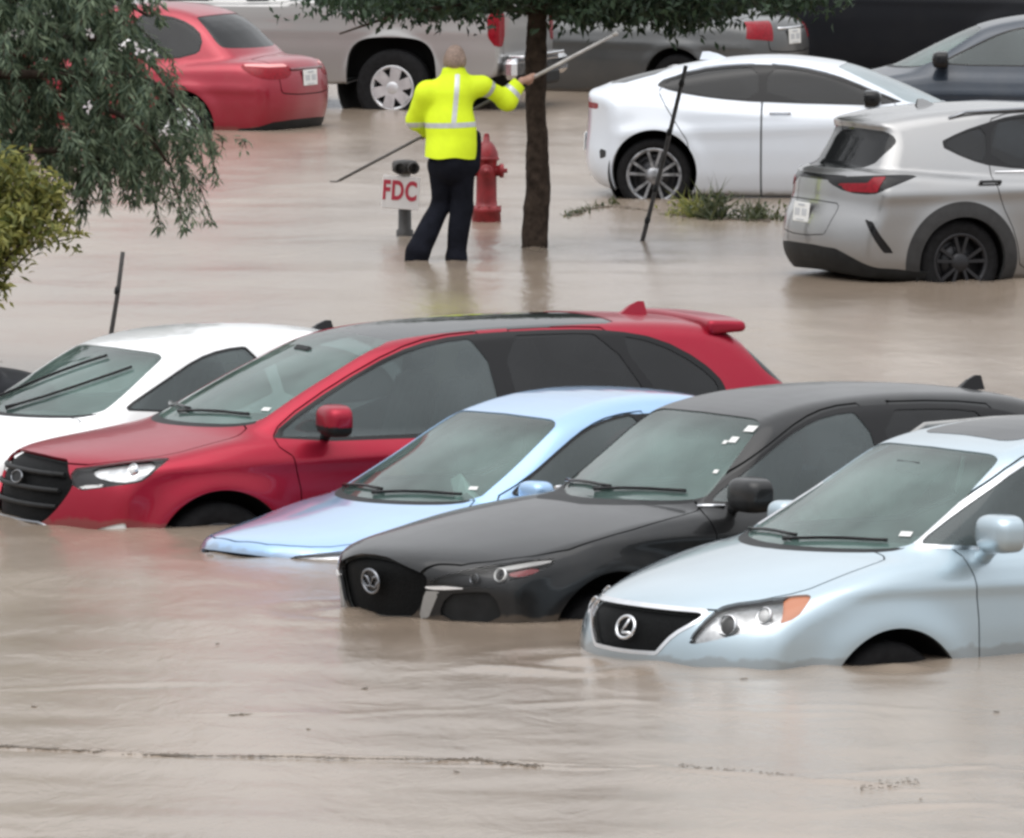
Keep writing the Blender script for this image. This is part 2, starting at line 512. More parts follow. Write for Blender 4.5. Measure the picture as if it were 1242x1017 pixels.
# ------------------------------------------------------------------ cars
def make_F(s):
    """implicit body of a car from its side outline, plan and sections; x forward, y left, z up, origin on the road mid-wheelbase"""
    TB = Tab(chaikin(s['body'], 2)); TG = Tab(chaikin(s['gh'], 2))
    Wz = lut(s['wz'], .035); dW = lut(s['dw'], .10)
    W = s['W']; g = s['g']
    ex = s.get('extra'); exz = s.get('extraz')
    nose, tail = s['nose'], s['tail']
    af, pf = s.get('af', (.42, 3.)); ar, pr = s.get('ar', (.25, 3.))
    zs = s.get('zs', 1.); z_0 = .45
    def F(x, y, z, fine=True):
        z = np.where(z > z_0, z_0 + (z - z_0) / zs, z)
        ay = np.abs(y); q = ay / W
        wf = sstep(s.get('wf0', nose - 1.3), nose, x); wr = sstep(tail + 1.1, tail + .1, x)
        xb = x + af * q ** pf * wf - ar * q ** pr * wr
        zb = z + s['cb'] * q * q
        if exz is not None: zb = zb + exz(x, ay, z)
        d1 = TB(xb, zb, fine)
        w = Wz(z) - dW(x)
        if ex is not None: w = w + ex(x, ay, z)
        Fb = smax(d1, ay - w, s.get('kb', .09))
        fr = sstep(-.4, .6, x)
        xg = x + (g['bf'] * fr - g['br'] * (1 - fr)) * ay * ay
        zg = z + g['cr'] * ay * ay
        d3 = TG(xg, zg, fine)
        u = np.maximum(z - g['z0'], -.08)
        wg = g['w'] - g['t'] * u - g.get('t2', .12) * u * np.abs(u) - s['dg'](x)
        Fg = smax(d3, (ay - wg) * .93, g['k'])
        return smin(Fb, Fg, s.get('kj', .035))
    return F

def flare(hb, Rw, zc, a=.02, wd=.09):
    def f(x, ay, z):
        o = 0
        for c in (hb, -hb):
            r = np.sqrt((x - c) ** 2 + (z - zc) ** 2)
            o = o + a * np.exp(-(np.maximum(r - Rw, 0) / wd) ** 2) * (z > -.5)
        return o
    return f
def crease(zl, amp, wd, x0=-9, x1=9):
    """a soft shoulder line along z = zl(x)"""
    def f(x, ay, z):
        return amp * np.exp(-((z - zl(x)) / wd) ** 2) * sstep(x0, x0 + .4, x) * (1 - sstep(x1 - .4, x1, x))
    return f

def march(F, o, d, t1=4., n=800):
    o = np.array(o, float); d = np.array(d, float); d = d / np.linalg.norm(d)
    t = np.linspace(0, t1, n); P = o + t[:, None] * d
    v = F(P[:, 0], P[:, 1], P[:, 2])
    k = np.argmax(v < 0)
    if v[k] >= 0: return None, None
    a = t[k - 1] + (t[k] - t[k - 1]) * v[k - 1] / (v[k - 1] - v[k]) if k else 0
    p = o + a * d
    gq = grad(F, p[None])[0]
    return p, gq / np.linalg.norm(gq)
def frame(p, n, up=(0, 0, 1)):
    """matrix with local z along n, local y near up"""
    n = Vector(n).normalized(); u = Vector(up)
    y = (u - n * u.dot(n)).normalized(); x = y.cross(n)
    m = Matrix((x, y, n)).transposed().to_4x4(); m.translation = Vector(p)
    return m

def wheel(parent, x, side, y, r, rr, style, spokes=5, width=.22, rim='rim', turn=0.0, name='wheel'):
    """side +1 = left; y = outer face"""
    Mx = Matrix.Translation((x, side * y, r)) @ Matrix.Rotation(side * turn, 4, 'Z') @ Matrix.Rotation(R(-90) * side, 4, 'X')
    b = MB()
    t = width
    b.lathe([(rr, -t + .01), (rr + .02, -t), (r - .03, -t), (r - .008, -t + .03), (r, -t + .06), (r, -.05), (r - .01, -.022), (r - .035, -.004), (r - .07, .002), (rr + .02, -.004), (rr, -.012)], 40, Mx)
    w = b.build(name, M['rubber'], parent)
    b = MB()
    b.lathe([(rr - .035, -t), (rr - .03, -.05), (rr - .022, -.012), (rr, -.006), (rr + .006, -.012)], 40, Mx)
    def spoke(a, wi, wo, r0, r1, dz, tw=0):
        ca, sa = math.cos(a), math.sin(a)
        V = []
        for q, ww, h in ((r0, wi, -.045), (r0, wi, -.02), (r1, wo, -.04), (r1, wo, -.014)):
            for sgn in (-1, 1):
                aa = tw * (q - r0) / (r1 - r0)
                px, py = q, sgn * ww
                px, py = px * math.cos(aa) - py * math.sin(aa), px * math.sin(aa) + py * math.cos(aa)
                V.append((px * ca - py * sa, px * sa + py * ca, h + dz))
        b.add(V, [(2, 3, 7, 6), (0, 4, 5, 1), (0, 2, 6, 4), (1, 5, 7, 3), (0, 1, 3, 2), (4, 6, 7, 5)], Mx)
    for k in range(spokes):
        a = 2 * math.pi * k / spokes + .3
        if style == 'fat': spoke(a, .05, .062, .05, rr - .025, .01)
        elif style == 'pair':
            for dlt in (-.16, .16): spoke(a + dlt, .012, .014, .06, rr - .02, .008, dlt * .55)
        else: spoke(a, .024, .03, .05, rr - .02, .006)
    b.lathe([(.001, .002), (.03, 0), (.06, -.006), (.085, -.02), (.09, -.05)], 20, Mx)
    b.build('rim', M[rim], w)
    b = MB(); b.lathe([(.001, -.075), (rr - .06, -.075), (rr - .03, -.10)], 28, Mx)
    b.lathe([(.05, -.066), (.17, -.066), (.17, -.074)], 24, Mx)
    b.build('brake_disc', M['rim_dark'], w)
    return w

def sellip(c, r, e=2.6, cut=None):
    def F(x, y, z):
        q = (np.abs((x - c[0]) / r[0]) ** e + np.abs((y - c[1]) / r[1]) ** e + np.abs((z - c[2]) / r[2]) ** e) ** (1 / e) - 1
        q = q * min(r)
        if cut is not None: q = smax(q, cut(x, y, z), .012)
        return q
    return F
def mirror(parent, base, side, mats, size=(.10, .125, .085), out=.16, dz=.06, stalk=.05, lower=None):
    """door mirror; base = point on the door at the window corner, side +1 left"""
    bx, by, bz = base
    c = np.array((bx + .03, by + out, bz + dz))
    hd = sellip(c, size, 3.2, lambda x, y, z: -(x - (c[0] - .055)))
    def F(x, y, z):
        P = np.stack([x, y, z], -1)
        st = rcone(P, (bx + .02, by - .03, bz - .01), c + np.array([0, -.04, -.045]), stalk * .6, stalk * .45)
        return smin(hd(x, y, z), st, .03)
    lo = np.minimum(c - .2, np.array(base) - .12); hi = np.maximum(c + .2, np.array(base) + .12)
    V, N, T = surface(F, lo, hi, .012, 1)
    if side < 0: V[:, 1] *= -1; N[:, 1] *= -1; T = T[:, ::-1]
    cz = V[T].mean(1)[:, 2]
    o = None
    split = c[2] - .03 if lower else -9
    up = cz >= split
    def sub(m, nm, mat, par):
        u, inv = np.unique(T[m].ravel(), return_inverse=True)
        return link_mesh(nm, V[u], inv.reshape(-1, 3), mat, par, normals=N[u])
    o = sub(up, 'door_mirror', mats[0], parent)
    if lower and (~up).any(): sub(~up, 'mirror_base', mats[1], o)
    b = MB(); b.lathe([(.001, 0), (.05, 0)], 16, Matrix.Translation((c[0] - .0565, side * c[1], c[2])) @ Matrix.Rotation(R(90), 4, 'Y') @ Matrix.Diagonal((1.0 * size[2] / .075, 1.6 * size[1] / .125, 1, 1)))
    b.build('mirror_glass', M['chrome'], o)
    return o
def fin(parent, x, y, z, mat, L=.17, h=.075, w=.045):
    """shark-fin aerial"""
    V = []
    prof = [(L * .5, 0), (L * .30, h * .28), (L * .05, h * .72), (-L * .22, h), (-L * .42, h * .97), (-L * .5, 0)]
    n = len(prof)
    for sg, k in ((-1, 1), (1, 1)):
        for px, pz in prof:
            V.append((x + px, y + sg * w * .5 * (1 - .75 * pz / h), z + pz))
    F = [tuple(range(n)), tuple(range(2 * n - 1, n - 1, -1))] + [(i, n + i, n + (i + 1) % n, (i + 1) % n) for i in range(n)]
    return link_mesh('roof_aerial', V, F, mat, parent, smooth=False)
def seat(parent, x, y, z, mat, w=.52):
    b = MB()
    b.box((0, 0, .30), (.50, w, .16), None, .05)
    Mx = Matrix.Translation((-.22, 0, .34)) @ Matrix.Rotation(R(-17), 4, 'Y')
    b.box((0, 0, .30), (.13, w, .62), Mx, .06)
    b.box((0, 0, .72), (.09, .27 if w < 1 else .22, .17), Mx, .04)
    o = b.build('seat', mat, parent); o.location = (x, y, z)
    return o
def wiper(parent, P, mat=None):
    b = MB(); b.tube(P, .009, 6)
    return b.build('wiper', mat or M['gloss_black'], parent)
def side_lim(y0=.35): return lambda W: y0 - W[:, 1]
def xlim(a, b): return lambda W: np.maximum(W[:, 0] - b, a - W[:, 0])
def circ(cx, cz, r, y0=.5, e=2.):
    return lambda V: np.maximum((np.abs(V[:, 0] - cx) ** e + np.abs(V[:, 2] - cz) ** e) ** (1 / e) - r, y0 - np.abs(V[:, 1]))
def SW(pts, smooth=2): return proj_poly([(x, 1, z) for x, z in pts], (0, 1, 0), smooth, 0, side_lim())
def FW(pts, x0, x1, smooth=2): return proj_poly([(0, y, z) for y, z in pts], (1, 0, 0), smooth, 0, xlim(x0, x1))
def TW(pts, z0, smooth=2): return proj_poly([(x, y, 2) for x, y in pts], (0, 0, 1), smooth, 0, lambda W: z0 - W[:, 2])
def umin(*fs): return lambda V: np.minimum.reduce([f(V) for f in fs])
def shrink(f, d): return lambda V: f(V) + d

def build_car(s):
    root = empty(s['kind'], s['pose'][:3], (s.get('roll', 0), s.get('pitch', 0), s['pose'][3]))
    tag(root, s['label'], s['cat'], s.get('group'))
    F = make_F(s)
    W, nose, tail = s['W'], s['nose'], s['tail']
    sh = Shell(F, (tail - .15, -W - .12, .1), (nose + .15, W + .12, s['H'] * s.get('zs', 1) + .1), s.get('h', .026), Fc=lambda x, y, z: F(x, y, z, False), relax=s.get('relax', 2))
    P = s['paint']
    wins = s['wins']          # name -> (object name, region, material, limits)
    allw = [w[1] for w in wins]
    for i, (nm, f, mat) in enumerate(wins): sh.region('win%d' % i, f)
    # dark surround of the side glass, lamps, grille ...
    for t in s.get('trims', []): sh.region(t['n'], t['f'], t.get('over', ('body',)))
    arches = []
    for c in (s.get('hf', s['hb']), -s['hb']): sh.region('hole', circ(c, s['zc'], s['ra'], W * .62, s.get('sq', 2.)))
    if s.get('clad'):
        for c in (s.get('hf', s['hb']), -s['hb']): sh.region('cladding', circ(c, s['zc'] + .01, s['ra'] + s['clad'], W * .62))
    if s.get('skirt'): sh.region('cladding', lambda V: np.maximum(V[:, 2] - s['skirt'](V[:, 0], np.abs(V[:, 1])), -9))
    for (f, w) in s.get('seams', []): sh.band('seam', f, w)
    doors = s.get('doors', [])
    for i, f in enumerate(doors):
        sh.band('seam', f, .004); sh.region('door%d' % i, f)
    if s.get('hood') is not None:
        sh.band('seam', s['hood'], .0045); sh.region('hood', s['hood'])
    L = lambda c: c[:, 1] > 0
    Rr = lambda c: c[:, 1] <= 0
    body = sh.emit(sh.tris('body'), 'body', P, root)
    parts = {'root': root, 'F': F, 'sh': sh, 'body': body}
    sh.emit(sh.tris('hood'), 'hood', s.get('hoodpaint', P), root)
    for i, f in enumerate(doors):
        for wh in (L, Rr):
            d = sh.emit(sh.tris('door%d' % i, wh), 'door', P, root)
            parts['door%d%s' % (i, 'L' if wh is L else 'R')] = d
    for i, (nm, f, mat) in enumerate(wins):
        T = sh.tris('win%d' % i)
        if nm == 'side_window':
            for wh in (L, Rr): sh.emit(sh.tris('win%d' % i, wh), nm, mat, root, .005, 0)
        else: sh.emit(T, nm, mat, root, .005, 0)
    if 'cladding' in sh.names: sh.emit(sh.tris('cladding'), 'cladding', s.get('cladmat', M['cladding']), root, -.004)
    seen = set()
    for t in s.get('trims', []):
        nm = t['n']
        if nm in seen or nm == 'void': continue
        seen.add(nm)
        on = nm.split('#')[0]
        for wh, k in (((L, 'L'), (Rr, 'R')) if t.get('split') else ((None, ''),)):
            par = root
            if t.get('par'): par = parts.get(t['par'] + k) or parts.get(t['par']) or root
            T = sh.tris(nm, wh)
            o = parts[nm + k] = sh.emit(T, on, t['mat'], par, t.get('inset', 0), t.get('fl', .018))
            if t.get('lens') and o: sh.emit(T, 'lens', M['clear'], o, .0, 0)
    # inside skin
    keep = ~np.isin(sh.L, [i for i, n in enumerate(sh.names) if n.startswith('win') and n[3:].isdigit() or n in ('hole', 'headlight', 'grille', 'bumper_intake', 'lamp_reflector', 'running_light', 'turn_signal')])
    if s.get('inside', True): sh.emit(sh.T[keep], 'cabin_lining', M['lining'], root, .035, 0, True)
    # wheel wells and wheels
    for c in (s.get('hf', s['hb']), -s['hb']):
        for sd in (1, -1):
            if (c, sd) in s.get('skip', []): continue
            b = MB(); r = s['ra'] + (.03 if 'sq' not in s else .12)
            Mx = Matrix.Translation((c, sd * (W - .06), s['zc'])) @ Matrix.Rotation(R(90) * sd, 4, 'X')
            b.lathe([(r - .012, 0), (r, 0), (r, .40), (.02, .40)], 36, Mx)
            b.build('wheel_well', M['well'], root)
            wheel(root, c, sd, s.get('wy', W - .035), s['rw'], s['rr'], s.get('style', 'pair'), s.get('spokes', 5), .22, s.get('rim', 'rim'))
    if s.get('seats', True):
        b = MB()
        dx, dz = s['dash']
        b.box((dx - .05, 0, dz - .16), (.75, 1.36, .30), None, .09)
        b.box((dx - .40, .36, dz - .03), (.16, .42, .12), None, .05)
        d = b.build('dashboard', M['dash'], root)
        sx, sz = s['seat']
        sm = s.get('seatmat', M['seat'])
        for y in (.37, -.37): seat(root, sx, y, sz, sm)
        seat(root, sx - .95, 0, sz + .02, sm, 1.25)
        b = MB(); Mx = Matrix.Translation((dx - .50, .37, dz - .08)) @ Matrix.Rotation(R(-65), 4, 'Y')
        b.lathe([(.17 + .016 * math.cos(a), .016 * math.sin(a)) for a in [k * math.pi / 4 for k in range(8)]], 28, Mx, True, True)
        b.box((0, 0, -.01), (.3, .09, .03), Mx, .01); b.box((0, -.07, -.01), (.07, .15, .03), Mx, .01)
        b.build('steering_wheel', M['plastic'], root)
    return parts

def hitx(F, y, z, x0=3.2): return march(F, (x0, y, z), (-1, 0, 0), 5.5, 2200)
def hitr(F, y, z, x0=-3.2): return march(F, (x0, y, z), (1, 0, 0), 5.5, 2200)
def hitz(F, x, y, z0=2.2): return march(F, (x, y, z0), (0, 0, -1), 2., 1000)
def hity(F, x, z, sd=1): return march(F, (x, sd * 1.5, z), (0, -sd, 0), 1.4, 1000)
def sticker(parent, F, x, y, z, w, h, mat, name='windscreen_sticker', d=(-1, 0, 0), o=None):
    p, n = march(F, (x, y, z), d, 5.5, 2200)
    b = MB(); b.box((0, 0, -.001), (w, h, .002), frame(p + .001 * n, n))
    return b.build(name, mat, parent)
def plate(parent, F, y, z, sign, w=.31, h=.16, mat=None, out=.01):
    p, n = hitr(F, y, z) if sign < 0 else hitx(F, y, z)
    n = np.array([n[0], n[1], n[2] * .3])
    Mx = frame(p + out * n, n)
    b = MB(); b.box((0, 0, 0), (w, h, .012), Mx, .004)
    o = b.build('number_plate', mat or M['plate'], parent)
    b = MB()
    for k in range(7):
        if k == 3: continue
        b.box((-.105 + k * .035, 0, .0075), (.020, .058, .003), Mx)
    b.box((0, .058, .0075), (.13, .016, .003), Mx); b.box((0, -.062, .0075), (.16, .008, .003), Mx)
    b.build('plate_characters', M['plate_ink'], o)
    return o
def handle(parent, F, x, z, sd, mat, L=.20):
    p, n = hity(F, x, z, sd)
    b = MB(); fr = frame(p, n)
    b.box((0, 0, .022), (L, .030, .018), fr, .008)
    b.box((-L * .42, 0, .008), (.03, .026, .03), fr, .006); b.box((L * .42, 0, .008), (.03, .026, .03), fr, .006)
    return b.build('handle', mat, parent)

def surf(F, p):
    q = project(F, np.array([p], float), 6)[0]
    g = grad(F, q[None])[0]
    return q, g / np.linalg.norm(g)
def bulb(parent, F, p, r, mat_in=None, ins=.022, fwd=(1, 0, 0), name='lamp_bulb', ring=None):
    q, n = surf(F, p)
    d = np.array(n) + np.array(fwd) * 1.2; d /= np.linalg.norm(d)
    b = MB(); Mx = frame(q - n * ins, d)
    b.lathe([(r * .98, -.012), (r, .004), (r * .9, .008), (r * .82, -.004)], 24, Mx)
    o = b.build('lamp_ring', ring or M['chrome'], parent)
    b = MB(); b.lathe([(.0005, .012), (r * .3, .011), (r * .55, .006), (r * .75, -.003), (r * .85, -.012)], 24, Mx)
    b.build(name, mat_in or M['lamp_dark'], o)
    return o
def on_line(F, pts, view, off=.006):
    """points put on the surface: view 'x' (y, z from the front), 'z' (x, y from above), 'y' (x, z from the left)"""
    r = []
    for a, c in pts:
        p, n = hitx(F, a, c) if view == 'x' else hitz(F, a, c) if view == 'z' else hity(F, a, c)
        if p is not None: r.append(p + n * off)
    return r
def strip(parent, F, pts, view, rad, mat, name, off=.004, n=6):
    P = on_line(F, chaikin(pts, 2, False), view, off)
    b = MB(); b.tube(P, rad, n); return b.build(name, mat, parent)
def wipers(parent, F, segs, off=.012):
    for s in segs:
        P = on_line(F, chaikin(s, 1, False), 'x', off)
        b = MB(); b.tube(P, [.016] + [.010] * (len(P) - 1), 6); b.build('wiper', M['gloss_black'], parent)
def oval_ring(parent, F, y, z, a, c, rad, mat, name='emblem', extra=None, back=None):
    p, n = hitx(F, y, z)
    Mx = frame(p - n * .004, n)
    b = MB()
    P = [Mx @ Vector((a * math.cos(t), c * math.sin(t), .006)) for t in np.linspace(0, 2 * math.pi, 33)]
    b.tube(P, rad, 8, False)
    for s in extra or []: b.tube([Mx @ Vector((u * a, v * c, .006)) for u, v in s], rad * .9, 8)
    o = b.build(name, mat, parent)
    if back:
        b = MB(); b.prism([(a * math.cos(t), c * math.sin(t)) for t in np.linspace(0, 2 * math.pi, 32, False)], -.006, .002, Mx); b.build('emblem_back', back, o)
    return o
def mirror_line(pts): return pts
def cowl(ws, d=.045, zmax=1.2): return lambda V: np.maximum(ws(V) - d, V[:, 2] - zmax)
# ------------------------------------------------------------------ camera, light, setting
F_PX, H_CAM, V_H = 13500., 6.06, -554.
cam = bpy.data.cameras.new('camera'); co = bpy.data.objects.new('camera', cam); COL.objects.link(co)
cam.sensor_width = 36; cam.lens = F_PX / 1242 * 36; cam.clip_start = 1; cam.clip_end = 3000
co.location = (0, 0, H_CAM); PITCH = math.atan((508.5 - V_H) / F_PX); co.rotation_euler = (R(90) - PITCH, 0, 0)
scene.camera = co
w = bpy.data.worlds.new('World'); scene.world = w; w.use_nodes = True
nt = w.node_tree
for n in list(nt.nodes): nt.nodes.remove(n)
out = nt.nodes.new('ShaderNodeOutputWorld'); bg = nt.nodes.new('ShaderNodeBackground')
sky = nt.nodes.new('ShaderNodeTexSky'); sky.sky_type = 'NISHITA'; sky.sun_disc = False
SUN_EL, SUN_ROT = R(68), R(205)
sky.sun_elevation = SUN_EL; sky.sun_rotation = SUN_ROT; sky.air_density = 1.; sky.dust_density = 4.; sky.ozone_density = 1.
hs = nt.nodes.new('ShaderNodeHueSaturation'); hs.inputs['Saturation'].default_value = .25
nt.links.new(sky.outputs[0], hs.inputs['Color']); mx = nt.nodes.new('ShaderNodeMix'); mx.data_type = 'RGBA'; mx.inputs[0].default_value = .72
mx.inputs[7].default_value = (7.0, 7.1, 7.25, 1)   # the flat light of a closed cloud deck
nt.links.new(hs.outputs[0], mx.inputs[6]); tcw = nt.nodes.new('ShaderNodeTexCoord'); sxyz = nt.nodes.new('ShaderNodeSeparateXYZ'); nt.links.new(tcw.outputs['Generated'], sxyz.inputs[0])
mrw = nt.nodes.new('ShaderNodeMapRange'); mrw.inputs['From Min'].default_value = 0; mrw.inputs['From Max'].default_value = .9; mrw.inputs['To Min'].default_value = .66; mrw.inputs['To Max'].default_value = 1.45
nt.links.new(sxyz.outputs['Z'], mrw.inputs['Value'])   # a closed cloud deck is brightest overhead
nw = nt.nodes.new('ShaderNodeTexNoise'); nw.inputs['Scale'].default_value = 3.; nw.inputs['Detail'].default_value = 4.; nt.links.new(tcw.outputs['Generated'], nw.inputs['Vector'])
mrn = nt.nodes.new('ShaderNodeMapRange'); mrn.inputs['From Min'].default_value = .3; mrn.inputs['From Max'].default_value = .7; mrn.inputs['To Min'].default_value = .82; mrn.inputs['To Max'].default_value = 1.18
nt.links.new(nw.outputs['Fac'], mrn.inputs['Value'])
mm = nt.nodes.new('ShaderNodeMath'); mm.operation = 'MULTIPLY'; nt.links.new(mrw.outputs[0], mm.inputs[0]); nt.links.new(mrn.outputs[0], mm.inputs[1])
vs = nt.nodes.new('ShaderNodeVectorMath'); vs.operation = 'SCALE'; nt.links.new(mx.outputs[2], vs.inputs[0]); nt.links.new(mm.outputs[0], vs.inputs['Scale'])
nt.links.new(vs.outputs[0], bg.inputs['Color'])
bg.inputs['Strength'].default_value = .13
nt.links.new(bg.outputs[0], out.inputs[0])
sd = bpy.data.lights.new('sun', 'SUN'); so = bpy.data.objects.new('sun', sd); COL.objects.link(so)
sd.energy = .9; sd.angle = R(70); sd.color = (1, .97, .93)
# direction to the sun: sky rotation 0 = +Y, clockwise seen from above
sv = Vector((math.sin(SUN_ROT) * math.cos(SUN_EL), math.cos(SUN_ROT) * math.cos(SUN_EL), math.sin(SUN_EL)))
so.rotation_euler = sv.to_track_quat('Z', 'Y').to_euler(); so.location = sv * 50
scene.view_settings.view_transform = 'Standard'; scene.view_settings.look = 'None'
scene.view_settings.exposure = 0.45; scene.view_settings.gamma = 1
scene.render.engine = 'CYCLES'
scene.cycles.use_denoising = True; scene.cycles.denoiser = 'OPENIMAGEDENOISE'
scene.cycles.max_bounces = 8; scene.cycles.transparent_max_bounces = 16; scene.cycles.caustics_reflective = False; scene.cycles.caustics_refractive = False
scene.cycles.filter_width = 2.9
def px(u, v, Y):
    """the point seen at pixel (u, v) of the photograph at ground distance Y"""
    c, s = math.cos(PITCH), math.sin(PITCH)
    dx, dv = (u - 621) / F_PX, -(v - 508.5) / F_PX
    d = np.array([dx, c + dv * s, -s + dv * c])
    return np.array([0, 0, H_CAM]) + d * (Y / d[1])
def ground(u, v, z=0.):
    p = px(u, v, 1.); d = p - np.array([0, 0, H_CAM])
    return np.array([0, 0, H_CAM]) + d * ((z - H_CAM) / d[2])
# ------------------------------------------------------------------ car shapes
def finish(s, fl=(.022, .10), cr=(.90, .02, .012, .05), more=None):
    f = 0
    fa = flare(s['hb'], s['ra'] + .005, s['zc'], *fl)
    if 'hf' in s:
        hf, hb = s['hf'], s['hb']
        def fa(x, a, z, ra=s['ra'] + .005, zc=s['zc']):
            o = 0
            for c in (hf, -hb):
                r = np.sqrt((x - c) ** 2 + (z - zc) ** 2)
                o = o + fl[0] * np.exp(-(np.maximum(r - ra, 0) / fl[1]) ** 2)
            return o
    c = crease(lambda x: cr[0] + cr[1] * x, cr[2], cr[3])
    s['extra'] = (lambda x, a, z: fa(x, a, z) + c(x, a, z) + (more(x, a, z) if more else 0))
    return s

def spec_rx():
    s = dict(kind='parked_suv', cat='suv', label='x', pose=(2.52, 60.9, -.54, R(214)),
        hb=1.40, hf=1.19, nose=2.30, tail=-2.45, W=.94, H=1.86, rw=.36, rr=.22, ra=.455, zc=.34, paint=M['paint_silver_blue'], rim='rim_dark',
        body=[(2.06, .20), (2.22, .26), (2.30, .40), (2.325, .58), (2.315, .72), (2.29, .82), (2.245, .895), (2.14, .965), (1.95, 1.035), (1.7, 1.10), (1.4, 1.165), (1.15, 1.21), (.9, 1.235), (.3, 1.24),
              (-.5, 1.22), (-1.4, 1.25), (-2.1, 1.27), (-2.36, 1.20), (-2.45, 1.0), (-2.47, .7), (-2.42, .4), (-2.3, .20)],
        gh=[(1.70, .96), (1.29, 1.165), (.78, 1.42), (.36, 1.635), (.14, 1.712), (-.35, 1.775), (-.95, 1.785), (-1.55, 1.74), (-1.98, 1.66), (-2.12, 1.56), (-2.32, 1.25), (-2.38, 1.0), (-2.2, .5), (1.6, .5)],
        wz=[(.1, .80), (.22, .87), (.35, .905), (.55, .93), (.75, .94), (.92, .935), (1.05, .918), (1.15, .885), (1.23, .83), (1.4, .74)],
        dw=[(2.4, .11), (2.0, .045), (1.5, 0), (-1.4, 0), (-2.0, .04), (-2.5, .12)],
        g=dict(w=.835, z0=1.20, t=.34, t2=.25, bf=.34, br=.20, cr=.07, k=.10), cb=.10, af=(.46, 2.8), ar=(.22, 3.),
        dg=lut([(1.4, .02), (.4, 0), (-1.2, 0), (-2.3, .10)], .1), dash=(.90, 1.17), seat=(-.10, .50), seatmat=M['seat_light'])
    finish(s, (.024, .12), (.985, .02, .014, .05))
    ws = FW([(-.5, 1.185), (.50, 1.185), (.735, 1.20), (.715, 1.27), (.60, 1.60), (.55, 1.648), (.4, 1.663), (-.5, 1.675)], .0, 1.42)
    sw1 = SW([(.93, 1.20), (.80, 1.28), (.30, 1.53), (.08, 1.62), (-.18, 1.665), (-.44, 1.67), (-.48, 1.20)], 1)
    sw2 = SW([(-.56, 1.67), (-1.1, 1.65), (-1.34, 1.62), (-1.42, 1.23), (-.60, 1.20)], 1)
    sw3 = SW([(-1.45, 1.61), (-1.78, 1.54), (-1.98, 1.44), (-1.82, 1.32), (-1.52, 1.24)], 1)
    rw = FW([(-.5, 1.28), (.55, 1.28), (.66, 1.32), (.56, 1.56), (.45, 1.60), (-.5, 1.61)], -2.6, -1.5)
    s['wins'] = [('windshield', ws, M['ws']), ('side_window', sw1, M['side']), ('side_window', sw2, M['privacy']), ('side_window', sw3, M['privacy']), ('rear_window', rw, M['privacy'])]
    gr = proj_poly([(2.3, -.5, .895), (2.3, .44, .893), (2.3, .505, .885), (2.3, .485, .85), (2.3, .38, .78), (2.3, .30, .695), (2.3, .275, .672), (2.3, -.5, .668)], (1, 0, 0), 1, 0, xlim(1.6, 3))
    hl = proj_poly([(2.24, .47, .731), (2.10, .53, .90), (2.03, .55, .94), (1.855, .682, .968), (1.68, .80, .995), (1.672, .84, .985), (1.72, .866, .945), (1.80, .888, .878), (1.912, .854, .841), (2.13, .65, .765), (2.21, .536, .732)], (.75, .62, .15), 1, 0, xlim(1.3, 3))
    am = proj_poly([(1.84, .775, 1.0), (1.64, .84, 1.0), (1.70, .92, .86), (1.90, .86, .84), (1.85, .83, .90)], (.75, .62, .15), 1, 0, xlim(1.3, 3))
    s['trims'] = [dict(n='grille_frame', f=shrink(gr, -.022), mat=M['chrome'], inset=-.004), dict(n='grille', f=gr, mat=M['grille_mesh'], inset=.03, over=('grille_frame',)),
        dict(n='headlight', f=hl, mat=M['reflector'], inset=.04, split=True, lens=True), dict(n='turn_signal', f=am, mat=M['amber_lens'], inset=.012, split=True, over=('headlight',), par='headlight'),
        dict(n='cowl_panel', f=cowl(ws, .018, 1.20), mat=M['plastic']),
        dict(n='sunroof', f=TW([(.02, -.5), (.06, .30), (.02, .40), (-.06, .43), (-.78, .43), (-.86, .38), (-.86, -.5)], 1.5, 1), mat=M['roofglass'], inset=-.002),
        dict(n='window_trim', f=umin(shrink(sw1, -.022), shrink(sw2, -.022), shrink(sw3, -.022)), mat=M['chrome'], inset=-.002, split=True)]
    s['hood'] = TW([(2.40, -.5), (2.40, .2), (2.22, .42), (2.085, .545), (1.9, .655), (1.68, .768), (1.5, .775), (1.2, .77), (1.10, .74), (1.10, .60), (1.27, .30), (1.32, -.5)], .87, 1)
    s['hood'] = (lambda h, g, c: lambda V: np.maximum(np.maximum(h(V), .908 - .0 * V[:, 0] - V[:, 2]), -9))(s['hood'], gr, ws)
    s['doors'] = [SW([(.62, .28), (.64, 1.0), (.70, 1.20), (.93, 1.235), (.30, 1.565), (.06, 1.665), (-.18, 1.705), (-.50, 1.71), (-.52, 1.0), (-.52, .28)], 1),
                  SW([(-.53, .28), (-.53, 1.0), (-.51, 1.71), (-1.1, 1.69), (-1.43, 1.65), (-1.46, 1.2), (-1.40, .9), (-1.05, .6), (-.92, .28)], 1)]
    return s

